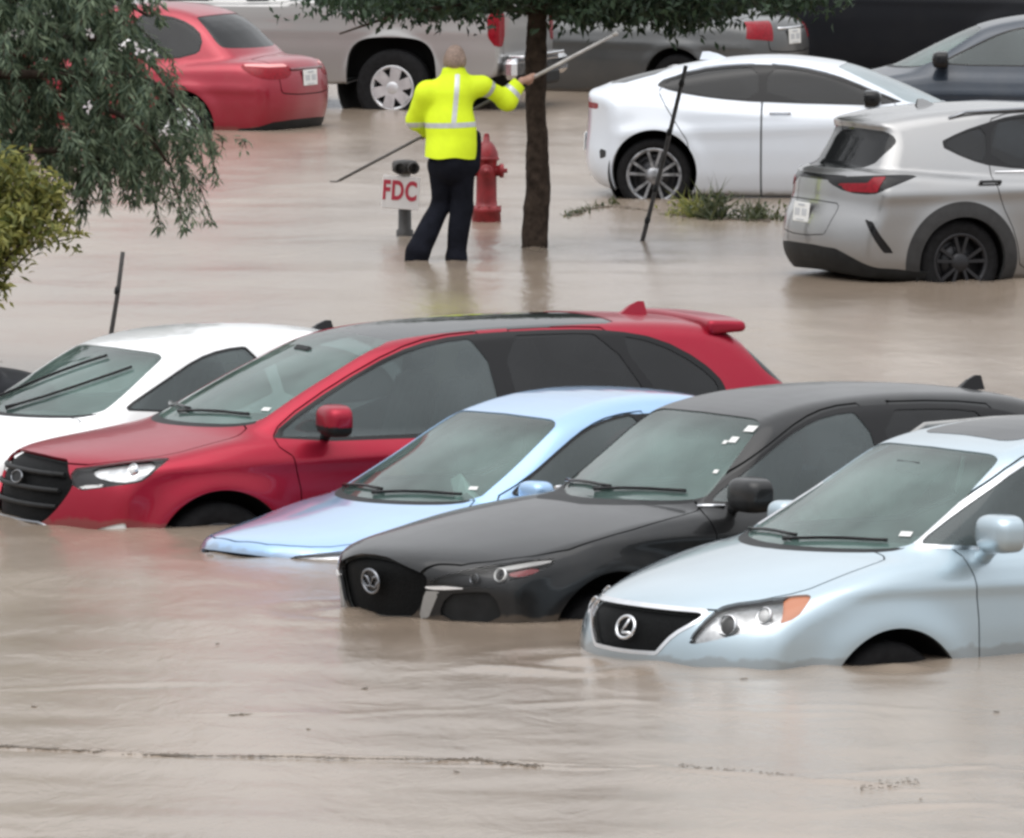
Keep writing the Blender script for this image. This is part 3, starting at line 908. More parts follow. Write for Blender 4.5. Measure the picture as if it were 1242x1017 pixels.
def spec_cx5():
    s = dict(kind='parked_suv', cat='suv', label='x', pose=(1.2, 63.3, -.52, R(213)),
        hb=1.36, hf=1.33, nose=2.36, tail=-2.25, W=.92, H=1.82, rw=.37, rr=.23, ra=.445, zc=.42, paint=M['paint_black'], rim='rim_dark',
        body=[(2.10, .20), (2.26, .28), (2.33, .45), (2.35, .62), (2.37, .78), (2.38, .88), (2.34, .955), (2.22, 1.005), (2.0, 1.05), (1.6, 1.12), (1.2, 1.175), (.85, 1.215), (.5, 1.235), (0, 1.22),
              (-1.0, 1.24), (-1.8, 1.26), (-2.14, 1.2), (-2.24, 1.05), (-2.28, .8), (-2.24, .45), (-2.1, .2)],
        gh=[(1.35, .93), (.92, 1.165), (.52, 1.415), (.22, 1.60), (.05, 1.675), (-.4, 1.745), (-.95, 1.765), (-1.5, 1.735), (-1.9, 1.67), (-2.02, 1.58), (-2.18, 1.25), (-2.2, 1.0), (-2.0, .5), (1.3, .5)],
        wz=[(.1, .78), (.22, .85), (.35, .89), (.55, .915), (.78, .92), (.95, .905), (1.07, .885), (1.15, .865), (1.23, .81), (1.4, .72)],
        dw=[(2.45, .12), (2.1, .05), (1.5, 0), (-1.4, 0), (-1.9, .04), (-2.4, .12)],
        g=dict(w=.80, z0=1.20, t=.33, t2=.25, bf=.36, br=.20, cr=.07, k=.10), cb=.10, af=(.50, 2.6), ar=(.22, 3.),
        dg=lut([(1.2, .02), (.3, 0), (-1.1, 0), (-2.2, .10)], .1), dash=(.62, 1.14), seat=(-.25, .50))
    finish(s, (.03, .12), (1.0, .03, .014, .05))
    ws = FW([(-.5, 1.20), (.45, 1.20), (.70, 1.215), (.69, 1.27), (.585, 1.58), (.53, 1.625), (.4, 1.64), (-.5, 1.648)], -.3, 1.1)
    sw1 = SW([(.60, 1.19), (.50, 1.27), (.12, 1.48), (-.10, 1.585), (-.32, 1.645), (-.56, 1.66), (-.60, 1.19)], 1)
    sw2 = SW([(-.66, 1.66), (-1.15, 1.65), (-1.42, 1.615), (-1.50, 1.21), (-.70, 1.19)], 1)
    sw3 = SW([(-1.53, 1.60), (-1.75, 1.53), (-1.88, 1.40), (-1.78, 1.28), (-1.60, 1.22)], 1)
    rw = FW([(-.5, 1.28), (.55, 1.28), (.64, 1.32), (.54, 1.56), (.45, 1.59), (-.5, 1.60)], -2.6, -1.4)
    s['wins'] = [('windshield', ws, M['ws']), ('side_window', sw1, M['side']), ('side_window', sw2, M['privacy']), ('side_window', sw3, M['privacy']), ('rear_window', rw, M['privacy'])]
    gr = proj_poly([(2.3, -.5, .945), (2.3, .10, .94), (2.3, .24, .915), (2.3, .44, .862), (2.3, .465, .83), (2.3, .445, .76), (2.3, .385, .645), (2.3, .30, .60), (2.3, -.5, .59)], (1, 0, 0), 1, 0, xlim(1.6, 3))
    hl = proj_poly([(2.30, .452, .822), (2.147, .658, .893), (1.99, .761, .93), (1.74, .865, .955), (1.715, .88, .948), (1.73, .884, .92), (1.87, .88, .865), (2.0, .845, .832), (2.04, .825, .800), (2.176, .66, .793), (2.26, .52, .797)], (.75, .62, .15), 1, 0, xlim(1.3, 3))
    wr = proj_poly([(2.296, .44, .79), (2.18, .655, .806), (2.18, .655, .788), (2.23, .56, .778), (2.26, .51, .770), (2.292, .44, .768)], (.75, .62, .15), 0, 0, xlim(1.3, 3))
    wl = proj_poly([(2.292, .44, .764), (2.25, .525, .768), (2.28, .455, .62), (2.3, .385, .60)], (.75, .62, .15), 0, 0, xlim(1.3, 3))
    ik = proj_poly([(2.26, .50, .60), (2.24, .57, .755), (2.16, .70, .775), (2.067, .80, .772), (2.03, .84, .60)], (.75, .62, .15), 1, 0, xlim(1.3, 3))
    bar = proj_poly([(2.02, .735, .905), (1.74, .87, .955), (1.72, .885, .935), (2.0, .775, .885)], (.75, .62, .15), 1, 0, xlim(1.3, 3))
    rm = proj_poly([(2.0, .80, .875), (1.80, .87, .91), (1.84, .89, .88), (1.95, .86, .855)], (.75, .62, .15), 1, 0, xlim(1.3, 3))
    s['trims'] = [dict(n='grille_wing', f=wr, mat=M['bright_trim'], inset=-.006, split=True), dict(n='wing_stem', f=wl, mat=M['satin'], inset=-.003, split=True),
        dict(n='grille', f=gr, mat=M['grille_mesh'], inset=.045), dict(n='bumper_intake', f=ik, mat=M['plastic'], inset=.02, split=True),
        dict(n='headlight', f=hl, mat=M['lamp_dark'], inset=.04, split=True, lens=True),
        dict(n='lamp_bar', f=bar, mat=M['satin'], inset=.008, split=True, over=('headlight',), par='headlight'),
        dict(n='side_marker', f=rm, mat=M['deep_red_lens'], inset=.008, split=True, over=('headlight',), par='headlight'),
        dict(n='cowl_panel', f=cowl(ws, .022, 1.215), mat=M['plastic']),
        dict(n='window_trim', f=SW([(.66, 1.165), (.50, 1.30), (.10, 1.51), (-.12, 1.615), (-.34, 1.675), (-.60, 1.69), (-1.15, 1.68), (-1.50, 1.635), (-1.80, 1.55), (-1.92, 1.40), (-1.80, 1.24), (-1.60, 1.185), (-.5, 1.165)], 1), mat=M['gloss_black'], split=True)]
    s['hood'] = TW([(2.45, -.5), (2.45, .3), (2.28, .44), (2.12, .665), (1.71, .855), (1.3, .86), (.85, .80), (.62, .74), (.60, .66), (.80, .30), (.93, -.5)], .84, 1)
    s['doors'] = [SW([(.66, .28), (.64, 1.0), (.68, 1.19), (.50, 1.315), (.10, 1.525), (-.12, 1.63), (-.34, 1.69), (-.62, 1.705), (-.64, 1.0), (-.64, .28)], 1),
                  SW([(-.65, .28), (-.65, 1.0), (-.63, 1.705), (-1.15, 1.695), (-1.55, 1.65), (-1.58, 1.2), (-1.50, .9), (-1.12, .6), (-1.0, .28)], 1)]
    return s

def spec_edge():
    s = dict(kind='parked_suv', cat='suv', label='x', pose=(-.85, 69.1, -.54, R(202.5)),
        hb=1.43, hf=1.39, nose=2.38, tail=-2.72, W=.965, H=1.82, rw=.38, rr=.25, ra=.44, zc=.40, paint=M['paint_red'], rim='rim_dark',
        body=[(2.18, .22), (2.33, .30), (2.40, .48), (2.41, .68), (2.38, .88), (2.33, .98), (2.22, 1.05), (2.0, 1.095), (1.7, 1.135), (1.4, 1.18), (1.15, 1.215), (.7, 1.235), (0, 1.20),
              (-1.0, 1.24), (-1.9, 1.32), (-2.45, 1.33), (-2.70, 1.22), (-2.76, .9), (-2.70, .45), (-2.5, .22)],
        gh=[(1.85, .95), (1.40, 1.18), (.95, 1.42), (.48, 1.63), (.20, 1.705), (-.3, 1.76), (-.9, 1.785), (-1.5, 1.785), (-2.0, 1.76), (-2.22, 1.70), (-2.40, 1.56), (-2.68, 1.30), (-2.70, 1.0), (-2.3, .5), (1.7, .5)],
        wz=[(.1, .82), (.22, .89), (.35, .93), (.55, .955), (.80, .965), (.95, .955), (1.06, .93), (1.14, .895), (1.22, .835), (1.4, .74)],
        dw=[(2.45, .11), (2.1, .045), (1.5, 0), (-1.4, 0), (-1.9, .03), (-2.5, .12)],
        g=dict(w=.855, z0=1.16, t=.30, t2=.22, bf=.32, br=.22, cr=.06, k=.09), cb=.09, af=(.46, 2.8), ar=(.25, 3.),
        dg=lut([(1.5, .02), (.4, 0), (-1.4, 0), (-2.5, .08)], .1), dash=(1.05, 1.17), seat=(-.05, .50))
    finish(s, (.03, .10), (1.02, -.02, .014, .05))
    ws = FW([(-.5, 1.20), (.45, 1.20), (.745, 1.225), (.73, 1.29), (.62, 1.63), (.57, 1.685), (.45, 1.70), (-.5, 1.715)], .0, 1.5)
    sw1 = SW([(.98, 1.13), (.93, 1.20), (.55, 1.42), (.15, 1.60), (-.15, 1.675), (-.45, 1.70), (-.52, 1.14)], 1)
    sw2 = SW([(-.58, 1.705), (-1.0, 1.71), (-1.28, 1.70), (-1.58, 1.20), (-.64, 1.145)], 1)
    sw3 = SW([(-1.34, 1.695), (-1.62, 1.64), (-1.88, 1.50), (-2.02, 1.36), (-1.98, 1.30), (-1.66, 1.215)], 1)
    rw = FW([(-.5, 1.33), (.60, 1.33), (.70, 1.38), (.60, 1.58), (.50, 1.62), (-.5, 1.63)], -2.6, -1.9)
    s['wins'] = [('windshield', ws, M['ws']), ('side_window', sw1, M['side']), ('side_window', sw2, M['privacy']), ('side_window', sw3, M['privacy']), ('rear_window', rw, M['privacy'])]
    s['wins'].append(('roof_glass', TW([(.30, -.5), (.36, .40), (.30, .52), (.15, .565), (-1.3, .565), (-1.42, .50), (-1.42, -.5)], 1.5, 1), M['roofglass']))
    gr = proj_poly([(2.3, -.5, 1.03), (2.3, .40, 1.022), (2.3, .49, .99), (2.3, .60, .90), (2.3, .625, .855), (2.3, .56, .74), (2.3, .46, .65), (2.3, .38, .62), (2.3, -.5, .60)], (1, 0, 0), 1, 0, xlim(1.6, 3))
    hl = proj_poly([(2.22, .535, .962), (2.118, .657, .985), (1.934, .767, 1.02), (1.715, .862, 1.042), (1.70, .885, 1.03), (1.872, .93, .91), (1.95, .90, .885), (2.095, .823, .866), (2.236, .639, .832)], (.75, .62, .15), 1, 0, xlim(1.3, 3))
    br = proj_poly([(2.13, .67, .972), (1.95, .775, 1.005), (1.755, .87, 1.028), (1.872, .925, .92), (1.95, .89, .90), (2.05, .84, .905), (2.137, .72, .93)], (.75, .62, .15), 1, 0, xlim(1.3, 3))
    dr = proj_poly([(2.215, .655, .868), (2.09, .81, .892), (2.105, .815, .872), (2.225, .66, .845)], (.75, .62, .15), 1, 0, xlim(1.3, 3))
    fg = proj_poly([(2.16, .80, .61), (2.01, .92, .655), (2.0, .93, .60), (2.15, .81, .585)], (.75, .62, .15), 0, 0, xlim(1.3, 3))
    s['trims'] = [dict(n='grille', f=gr, mat=M['grille_mesh'], inset=.035),
        dict(n='headlight', f=hl, mat=M['lamp_dark'], inset=.035, split=True, lens=True),
        dict(n='lamp_reflector', f=br, mat=M['reflector'], inset=.02, split=True, over=('headlight',), par='headlight'),
        dict(n='running_light', f=dr, mat=M['white_lens'], inset=.006, split=True, over=('headlight',), par='headlight'),
        dict(n='fog_light', f=fg, mat=M['white_lens'], inset=.01, split=True),
        dict(n='cowl_panel', f=cowl(ws, .02, 1.235), mat=M['plastic']),
        dict(n='window_trim', f=SW([(1.04, 1.11), (.95, 1.22), (.55, 1.445), (.15, 1.625), (-.15, 1.70), (-.5, 1.728), (-1.0, 1.735), (-1.34, 1.722), (-1.65, 1.665), (-1.92, 1.52), (-2.07, 1.36), (-2.02, 1.275), (-1.6, 1.17), (-.6, 1.11)], 1), mat=M['gloss_black'], split=True)]
    s['hood'] = TW([(2.45, -.5), (2.45, .3), (2.24, .50), (2.12, .64), (1.93, .755), (1.70, .83), (1.4, .80), (1.15, .765), (1.14, .66), (1.32, .30), (1.42, -.5)], .99, 1)
    s['doors'] = [SW([(.86, .28), (.88, 1.0), (1.04, 1.115), (.95, 1.235), (.55, 1.46), (.15, 1.64), (-.15, 1.715), (-.53, 1.74), (-.56, 1.0), (-.56, .28)], 1),
                  SW([(-.57, .28), (-.57, 1.0), (-.54, 1.74), (-1.0, 1.75), (-1.36, 1.735), (-1.66, 1.22), (-1.62, 1.0), (-1.25, .6), (-1.1, .28)], 1)]
    return s

def spec_cor():
    s = dict(kind='parked_sedan', cat='car', label='x', pose=(.05, 67.0, -.60, R(217)),
        hb=1.30, nose=2.16, tail=-2.35, W=.85, H=1.60, rw=.31, rr=.19, ra=.36, zc=.33, paint=M['paint_pale_blue'],
        body=[(1.96, .18), (2.1, .25), (2.16, .42), (2.17, .58), (2.155, .715), (2.105, .77), (1.97, .805), (1.78, .84), (1.5, .885), (1.2, .945), (.95, .985), (.6, 1.0), (0, .98),
              (-1.0, .99), (-1.6, 1.03), (-2.1, 1.03), (-2.30, .97), (-2.36, .75), (-2.34, .45), (-2.2, .18)],
        gh=[(1.5, .80), (1.05, .985), (.66, 1.18), (.25, 1.375), (.06, 1.45), (-.35, 1.535), (-.8, 1.55), (-1.2, 1.50), (-1.5, 1.38), (-1.78, 1.12), (-2.0, .95), (-2.0, .5), (1.4, .5)],
        wz=[(.1, .72), (.2, .79), (.35, .83), (.55, .85), (.75, .845), (.88, .82), (.96, .785), (1.05, .72), (1.2, .64)],
        dw=[(2.2, .14), (1.9, .06), (1.4, 0), (-1.4, 0), (-1.9, .04), (-2.4, .12)],
        g=dict(w=.755, z0=.98, t=.36, t2=.22, bf=.34, br=.30, cr=.08, k=.11), cb=.075, af=(.56, 2.6), ar=(.25, 3.),
        dg=lut([(1.2, .02), (.3, 0), (-1.1, 0), (-2.0, .12)], .1), dash=(.70, .95), seat=(-.25, .30))
    finish(s, (.02, .08), (.74, .02, .01, .05))
    ws = FW([(-.5, .965), (.45, .965), (.665, .985), (.65, 1.04), (.545, 1.36), (.49, 1.41), (.38, 1.422), (-.5, 1.435)], -.3, 1.25)
    sw1 = SW([(.62, 1.00), (.52, 1.06), (.15, 1.26), (-.05, 1.35), (-.25, 1.405), (-.48, 1.43), (-.56, 1.00)], 1)
    sw2 = SW([(-.62, 1.43), (-1.0, 1.415), (-1.25, 1.34), (-1.42, 1.21), (-1.40, 1.03), (-.66, 1.0)], 1)
    rw = FW([(-.5, 1.10), (.55, 1.10), (.60, 1.13), (.50, 1.40), (.42, 1.43), (-.5, 1.44)], -2.0, -1.15)
    s['wins'] = [('windshield', ws, M['ws']), ('side_window', sw1, M['side']), ('side_window', sw2, M['side']), ('rear_window', rw, M['side'])]
    hl = proj_poly([(2.11, .42, .62), (2.08, .45, .70), (1.93, .66, .735), (1.72, .76, .755), (1.74, .80, .69), (1.90, .76, .60), (2.06, .55, .56)], (.75, .62, .15), 1, 0, xlim(1.3, 3))
    gr = FW([(-.5, .70), (.40, .695), (.42, .66), (.36, .56), (-.5, .55)], 1.6, 3, 1)
    s['trims'] = [dict(n='headlight', f=hl, mat=M['reflector'], inset=.03, split=True, lens=True), dict(n='grille', f=gr, mat=M['plastic'], inset=.03),
        dict(n='cowl_panel', f=cowl(ws, .018, .985), mat=M['plastic']),
        dict(n='window_trim', f=umin(shrink(sw1, -.014), shrink(sw2, -.014), SW([(-.4, 1.0), (-.4, 1.43), (-.8, 1.43), (-.8, 1.0)], 0)), mat=M['gloss_black'], split=True)]
    s['hood'] = TW([(2.125, -.5), (2.105, .20), (1.98, .46), (1.80, .63), (1.5, .70), (1.1, .715), (.84, .68), (.83, .60), (1.0, .30), (1.08, -.5)], .60, 1)
    s['doors'] = [SW([(.72, .28), (.72, .8), (.76, .98), (.50, 1.085), (.13, 1.285), (-.07, 1.375), (-.27, 1.43), (-.58, 1.45), (-.60, .9), (-.60, .28)], 1),
                  SW([(-.61, .28), (-.61, .9), (-.59, 1.45), (-1.0, 1.435), (-1.28, 1.36), (-1.46, 1.21), (-1.46, .95), (-1.3, .7), (-1.05, .5), (-.95, .28)], 1)]
    return s

def spec_white():
    s = spec_cor()
    s.update(pose=(-2.40, 71.7, -.54, R(212)), paint=M['paint_white'], nose=2.2, W=.88, dash=(.72, 1.0), seat=(-.3, .36))
    s['body'] = [(2.0, .18), (2.16, .25), (2.22, .42), (2.22, .6), (2.17, .75), (2.05, .83), (1.8, .89), (1.5, .94), (1.2, .995), (.95, 1.045), (.6, 1.07), (0, 1.05)] + [(x, z + .05) for x, z in s['body'][13:18]] + s['body'][18:]
    s['gh'] = [(1.4, .88), (.95, 1.07), (.60, 1.25), (.28, 1.40), (.05, 1.475), (-.35, 1.535), (-.8, 1.55), (-1.25, 1.515), (-1.55, 1.42), (-1.85, 1.2), (-2.0, 1.0), (-2.0, .5), (1.3, .5)]
    s['wz'] = [(z + .04, w + .03) for z, w in s['wz']]
    s['g'] = dict(s['g'], w=.79, z0=1.04, k=.10)
    ws = FW([(-.5, 1.045), (.5, 1.045), (.70, 1.065), (.69, 1.12), (.60, 1.37), (.55, 1.41), (.40, 1.425), (-.5, 1.435)], -.3, 1.25)
    sw1 = SW([(.55, 1.08), (.45, 1.14), (.18, 1.27), (-.05, 1.375), (-.25, 1.425), (-.48, 1.44), (-.56, 1.07)], 1)
    sw2 = SW([(-.62, 1.44), (-1.0, 1.425), (-1.25, 1.36), (-1.50, 1.22), (-1.45, 1.09), (-.66, 1.07)], 1)
    s['trims'] = s['trims'][:2] + [dict(n='cowl_panel', f=cowl(ws, .016, 1.065), mat=M['plastic']), dict(n='window_trim', f=umin(shrink(sw1, -.014), shrink(sw2, -.014)), mat=M['gloss_black'], split=True)]
    s['doors'] = []
    s['hood'] = TW([(2.12, -.5), (2.11, .25), (2.02, .45), (1.85, .64), (1.5, .72), (1.1, .735), (.84, .71), (.83, .62), (1.0, .30), (1.08, -.5)], .70, 1)
    s['wins'][0] = ('windshield', ws, M['ws']); s['wins'][1] = ('side_window', sw1, M['side']); s['wins'][2] = ('side_window', sw2, M['side'])
    finish(s, (.02, .08), (.80, .02, .01, .05))
    return s

# ---- cars at the back
def spec_sedan(pose, paint, **kw):
    s = spec_cor()
    s.update(pose=pose, paint=paint, h=.042, relax=1, seats=False, hood=None, doors=[], trims=[dict(n='window_trim', f=umin(shrink(s['wins'][1][1], -.02), shrink(s['wins'][2][1], -.02)), mat=M['gloss_black'], split=True)])
    for i in (1, 2, 3): s['wins'][i] = (s['wins'][i][0], s['wins'][i][1], M['privacy'])
    s.update(kw)
    return s

def spec_nx():
    s = dict(kind='parked_suv', cat='suv', label='x', pose=(4.55, 91.6, -.12, R(22)), h=.03,
        hb=1.33, nose=2.34, tail=-2.34, W=.93, H=1.66, rw=.35, rr=.235, ra=.375, zc=.35, paint=M['paint_grey'], rim='rim_dark', seats=False,
        body=[(2.15, .2), (2.28, .35), (2.32, .6), (2.28, .85), (2.1, .95), (1.6, 1.04), (1.1, 1.08), (.5, 1.08), (-.5, 1.06), (-1.4, 1.10), (-2.0, 1.135), (-2.18, 1.12), (-2.26, 1.06), (-2.28, .95), (-2.29, .84), (-2.36, .70), (-2.38, .52), (-2.35, .36), (-2.22, .22)],
        gh=[(1.5, .85), (1.12, 1.06), (.75, 1.28), (.42, 1.46), (.15, 1.545), (-.4, 1.60), (-1.0, 1.605), (-1.5, 1.575), (-1.85, 1.525), (-1.98, 1.485), (-1.94, 1.42), (-2.04, 1.25), (-2.14, 1.10), (-2.2, .9), (-2.0, .5), (1.4, .5)],
        wz=[(.1, .80), (.22, .86), (.35, .90), (.55, .92), (.75, .93), (.90, .925), (1.0, .905), (1.07, .875), (1.14, .82), (1.3, .74)],
        dw=[(2.4, .11), (2.0, .045), (1.5, 0), (-1.4, 0), (-1.9, .03), (-2.4, .10)],
        g=dict(w=.82, z0=1.08, t=.42, t2=.2, bf=.34, br=.42, cr=.07, k=.08), cb=.06, af=(.46, 2.8), ar=(.33, 2.6),
        dg=lut([(1.4, .02), (.4, 0), (-1.0, 0), (-1.5, .05), (-2.1, .12)], .1))
    finish(s, (.03, .12), (.95, .02, .018, .06))
    ws = FW([(-.5, 1.08), (.50, 1.08), (.74, 1.10), (.70, 1.18), (.58, 1.46), (.5, 1.50), (-.5, 1.52)], .0, 1.42)
    sw1 = SW([(.85, 1.08), (.30, 1.40), (.08, 1.48), (-.18, 1.515), (-.30, 1.52), (-.33, 1.09)], 1)
    sw2 = SW([(-.39, 1.52), (-.75, 1.50), (-.95, 1.46), (-1.02, 1.14), (-.42, 1.09)], 1)
    sw3 = SW([(-1.0, 1.445), (-1.20, 1.395), (-1.42, 1.31), (-1.22, 1.20), (-1.06, 1.15)], 1)
    rw = FW([(-.5, 1.105), (.30, 1.103), (.55, 1.118), (.615, 1.26), (.615, 1.325), (.57, 1.385), (.48, 1.42), (-.5, 1.437)], -2.6, -1.45, 1)
    s['wins'] = [('windshield', ws, M['ws']), ('side_window', sw1, M['side']), ('side_window', sw2, M['privacy']), ('side_window', sw3, M['privacy']), ('rear_window', rw, M['privacy'])]
    d = (-.75, .62, .1); lm = xlim(-3, -1.3)
    tl = proj_poly([(-2.239, .278, 1.03), (-2.025, .706, 1.06), (-1.68, .83, 1.07), (-1.74, .854, 1.04), (-1.97, .845, .945), (-2.039, .772, .905), (-2.17, .537, .915), (-2.24, .28, .99)], d, 1, 0, lm)
    rd = proj_poly([(-2.20, .40, .985), (-2.06, .706, 1.0), (-2.03, .735, 1.05), (-1.94, .795, 1.055), (-2.02, .80, .925), (-2.169, .535, .925)], d, 0, 0, lm)
    bd = FW([(-.5, 1.055), (.5, 1.055), (.5, 1.01), (-.5, 1.01)], -3, -1.6, 0)
    lo = FW([(-.5, .49), (.50, .485), (.66, .42), (.83, .33), (.95, .24), (.95, .1), (-.5, .1)], -3, -1.6, 1)
    pr = FW([(-.5, .84), (.44, .84), (.50, .80), (.44, .62), (.38, .56), (-.5, .55)], -3, -1.9, 1)
    vt = proj_poly([(-2.11, .745, .72), (-2.06, .81, .69), (-1.93, .885, .44), (-2.0, .86, .44)], d, 0, 0, lm)
    s['trims'] = [dict(n='tail_light', f=tl, mat=M['gloss_black'], inset=.004, split=True), dict(n='red_lens', f=rd, mat=M['red_lens'], inset=-.002, split=True, over=('tail_light',), par='tail_light'),
        dict(n='light_bar', f=bd, mat=M['gloss_black'], inset=.004), dict(n='bumper_diffuser', f=lo, mat=M['plastic'], inset=0),
        dict(n='bumper_vent', f=vt, mat=M['gloss_black'], inset=.012, split=True),
        dict(n='window_trim', f=SW([(.95, 1.06), (.30, 1.42), (.08, 1.505), (-.18, 1.54), (-.40, 1.545), (-.75, 1.525), (-1.0, 1.465), (-1.22, 1.405), (-1.46, 1.305), (-1.22, 1.18), (-1.0, 1.115), (-.4, 1.07)], 1), mat=M['gloss_black'], split=True)]
    s['seams'] = [(pr, .004)]
    s['clad'] = .115
    s['doors'] = [SW([(-.36, .25), (-.36, 1.57), (-.75, 1.55), (-1.0, 1.48), (-1.05, 1.10), (-1.0, .85), (-.85, .55), (-.8, .25)], 1)]
    return s

def spec_prius():
    s = dict(kind='parked_sedan', cat='car', label='x', pose=(2.73, 102.5, -.06, R(356)), h=.034,
        hb=1.375, nose=2.35, tail=-2.05, W=.89, H=1.44, rw=.345, rr=.25, ra=.395, zc=.375, paint=M['paint_pearl'], style='pair', rim='rim_two', seats=False,
        body=[(2.15, .18), (2.28, .3), (2.33, .5), (2.25, .68), (2.0, .80), (1.6, .90), (1.2, .96), (.8, 1.0), (0, 1.0), (-.8, 1.05), (-1.4, 1.11), (-1.75, 1.125), (-1.97, 1.115), (-2.03, 1.07), (-2.02, .95), (-2.03, .75), (-2.06, .5), (-2.02, .32), (-1.88, .2)],
        gh=[(1.75, .75), (1.35, .95), (.9, 1.16), (.45, 1.335), (.15, 1.39), (-.25, 1.425), (-.65, 1.41), (-1.1, 1.345), (-1.6, 1.235), (-1.88, 1.15), (-1.98, 1.05), (-1.9, .5), (1.6, .5)],
        wz=[(.1, .76), (.2, .82), (.35, .865), (.55, .885), (.75, .885), (.90, .865), (1.0, .83), (1.1, .77), (1.25, .68)],
        dw=[(2.35, .12), (2.0, .05), (1.5, 0), (-1.4, 0), (-1.8, .03), (-2.3, .12)],
        g=dict(w=.77, z0=1.02, t=.40, t2=.2, bf=.34, br=.35, cr=.08, k=.12), cb=.06, af=(.46, 2.8), ar=(.34, 2.6),
        dg=lut([(1.4, .02), (.4, 0), (-.6, 0), (-1.3, .06), (-2.1, .14)], .1))
    finish(s, (.03, .10), (.80, .04, .012, .06))
    ws = FW([(-.5, .99), (.50, .99), (.70, 1.01), (.66, 1.08), (.56, 1.31), (.48, 1.345), (-.5, 1.36)], .0, 1.6)
    sw1 = SW([(.92, 1.0), (.62, 1.11), (.25, 1.245), (-.05, 1.31), (-.34, 1.335), (-.36, 1.035)], 1)
    sw2 = SW([(-.42, 1.335), (-.70, 1.325), (-1.0, 1.285), (-1.33, 1.185), (-1.20, 1.13), (-.85, 1.07), (-.43, 1.035)], 1)
    rw = TW([(-1.25, -.5), (-1.25, .40), (-1.80, .48), (-1.83, -.5)], 1.1, 1)
    s['wins'] = [('windshield', ws, M['ws_light']), ('side_window', sw1, M['privacy']), ('side_window', sw2, M['privacy']), ('rear_window', rw, M['privacy'])]
    s['trims'] = [dict(n='window_trim', f=SW([(.99, .985), (.62, 1.135), (.25, 1.27), (-.05, 1.335), (-.36, 1.36), (-.70, 1.35), (-1.0, 1.31), (-1.42, 1.18), (-1.20, 1.105), (-.85, 1.05), (-.4, 1.015)], 1), mat=M['gloss_black'], split=True),
        dict(n='tail_light', f=FW([(-.5, 1.0), (.80, 1.0), (.86, .97), (.80, .94), (-.5, .94)], -3, -1.9, 1), mat=M['red_lens']),
        dict(n='side_marker', f=proj_poly([(-1.98, .74, .60), (-1.88, .83, .58), (-1.88, .83, .52), (-1.96, .76, .50)], (-.75, .62, .1), 0, 0, xlim(-3, -1.6)), mat=M['gloss_black'], split=True)]
    s['doors'] = [SW([(.86, -.3), (.88, .5), (.90, .97), (.60, 1.14), (.25, 1.275), (-.05, 1.34), (-.38, 1.365), (-.39, .5), (-.39, -.3)], 1), SW([(-.40, -.3), (-.40, .5), (-.39, 1.365), (-.70, 1.355), (-1.02, 1.315), (-1.38, 1.17), (-1.22, .9), (-1.02, .6), (-.98, -.3)], 1)]
    return s

def spec_truck():
    s = dict(kind='pickup_truck', cat='pickup truck', label='x', pose=(-2.80, 119.2, -.1, R(163)), h=.045, relax=1,
        hb=1.90, nose=3.0, tail=-3.10, W=1.02, H=1.95, rw=.41, rr=.235, ra=.50, zc=.45, paint=M['paint_silver'], style='fat', spokes=6, seats=False,
        body=[(2.7, .35), (2.9, .45), (3.0, .7), (2.98, 1.0), (2.85, 1.15), (2.0, 1.22), (1.2, 1.25), (.5, 1.30), (-.7, 1.31), (-.75, 1.36), (-3.05, 1.37), (-3.11, 1.34), (-3.11, 1.0), (-3.11, .62), (-3.0, .52), (-.9, .46)],
        gh=[(1.6, 1.0), (1.25, 1.28), (.75, 1.65), (.55, 1.80), (.3, 1.87), (-.3, 1.89), (-.62, 1.85), (-.70, 1.7), (-.74, 1.3), (-.7, .8), (1.5, .8)],
        wz=[(.2, .95), (.45, .99), (.6, 1.005), (.8, 1.015), (1.15, 1.012), (1.30, 1.002), (1.4, .99)],
        dw=[(3.0, .12), (2.5, .02), (2.0, 0), (-2.6, 0), (-3.2, .01)], kb=.03, sq=3.6,
        g=dict(w=.90, z0=1.25, t=.30, t2=.2, bf=.25, br=.0, cr=.05, k=.09), cb=.03, af=(.35, 3.), ar=(.03, 3.), dg=lut([(1.4, .02), (0, 0)], .1))
    finish(s, (.018, .05), (1.0, 0, .004, .06))
    sw1 = SW([(.95, 1.32), (.55, 1.66), (.35, 1.76), (-.05, 1.78), (-.08, 1.32)], 1); sw2 = SW([(-.15, 1.78), (-.58, 1.76), (-.60, 1.33), (-.15, 1.32)], 1)
    s['wins'] = [('windshield', FW([(-.5, 1.30), (.75, 1.31), (.62, 1.74), (.5, 1.77), (-.5, 1.78)], .2, 1.6), M['ws']), ('side_window', sw1, M['privacy']), ('side_window', sw2, M['privacy']), ('rear_window', FW([(-.5, 1.45), (.68, 1.46), (.60, 1.74), (-.5, 1.75)], -.9, -.6), M['privacy'])]
    d = (-.75, .62, 0)
    s['trims'] = [dict(n='tail_light', f=proj_poly([(-3.11, .84, 1.27), (-2.97, 1.01, 1.27), (-2.97, 1.01, .86), (-3.11, .84, .86)], d, 1, 0, xlim(-4, -2.6)), mat=M['red_lens'], inset=-.006, split=True),
        dict(n='window_trim', f=umin(shrink(sw1, -.02), shrink(sw2, -.02)), mat=M['gloss_black'], split=True)]
    s['seams'] = [(FW([(-.5, 1.5), (.84, 1.5), (.84, .60), (-.5, .60)], -4, -2.9, 0), .007)]
    s['clad'] = 0
    return s
# ------------------------------------------------------------------ the row of flooded cars in front
M['paint_silver_blue'] = paint('silver_blue_paint', (.42, .515, .575), .75, .30)
M['paint_black'] = paint('black_paint', (.012, .013, .0145), .3, .3, .15, .42, .3)
M['paint_red'] = paint('red_paint', (.30, .008, .028), .6, .32, .12, .28, .3)
M['paint_pale_blue'] = paint('pale_blue_paint', (.31, .49, .73), .6, .3)
M['paint_white'] = paint('white_paint', (.78, .79, .80), .0, .3)

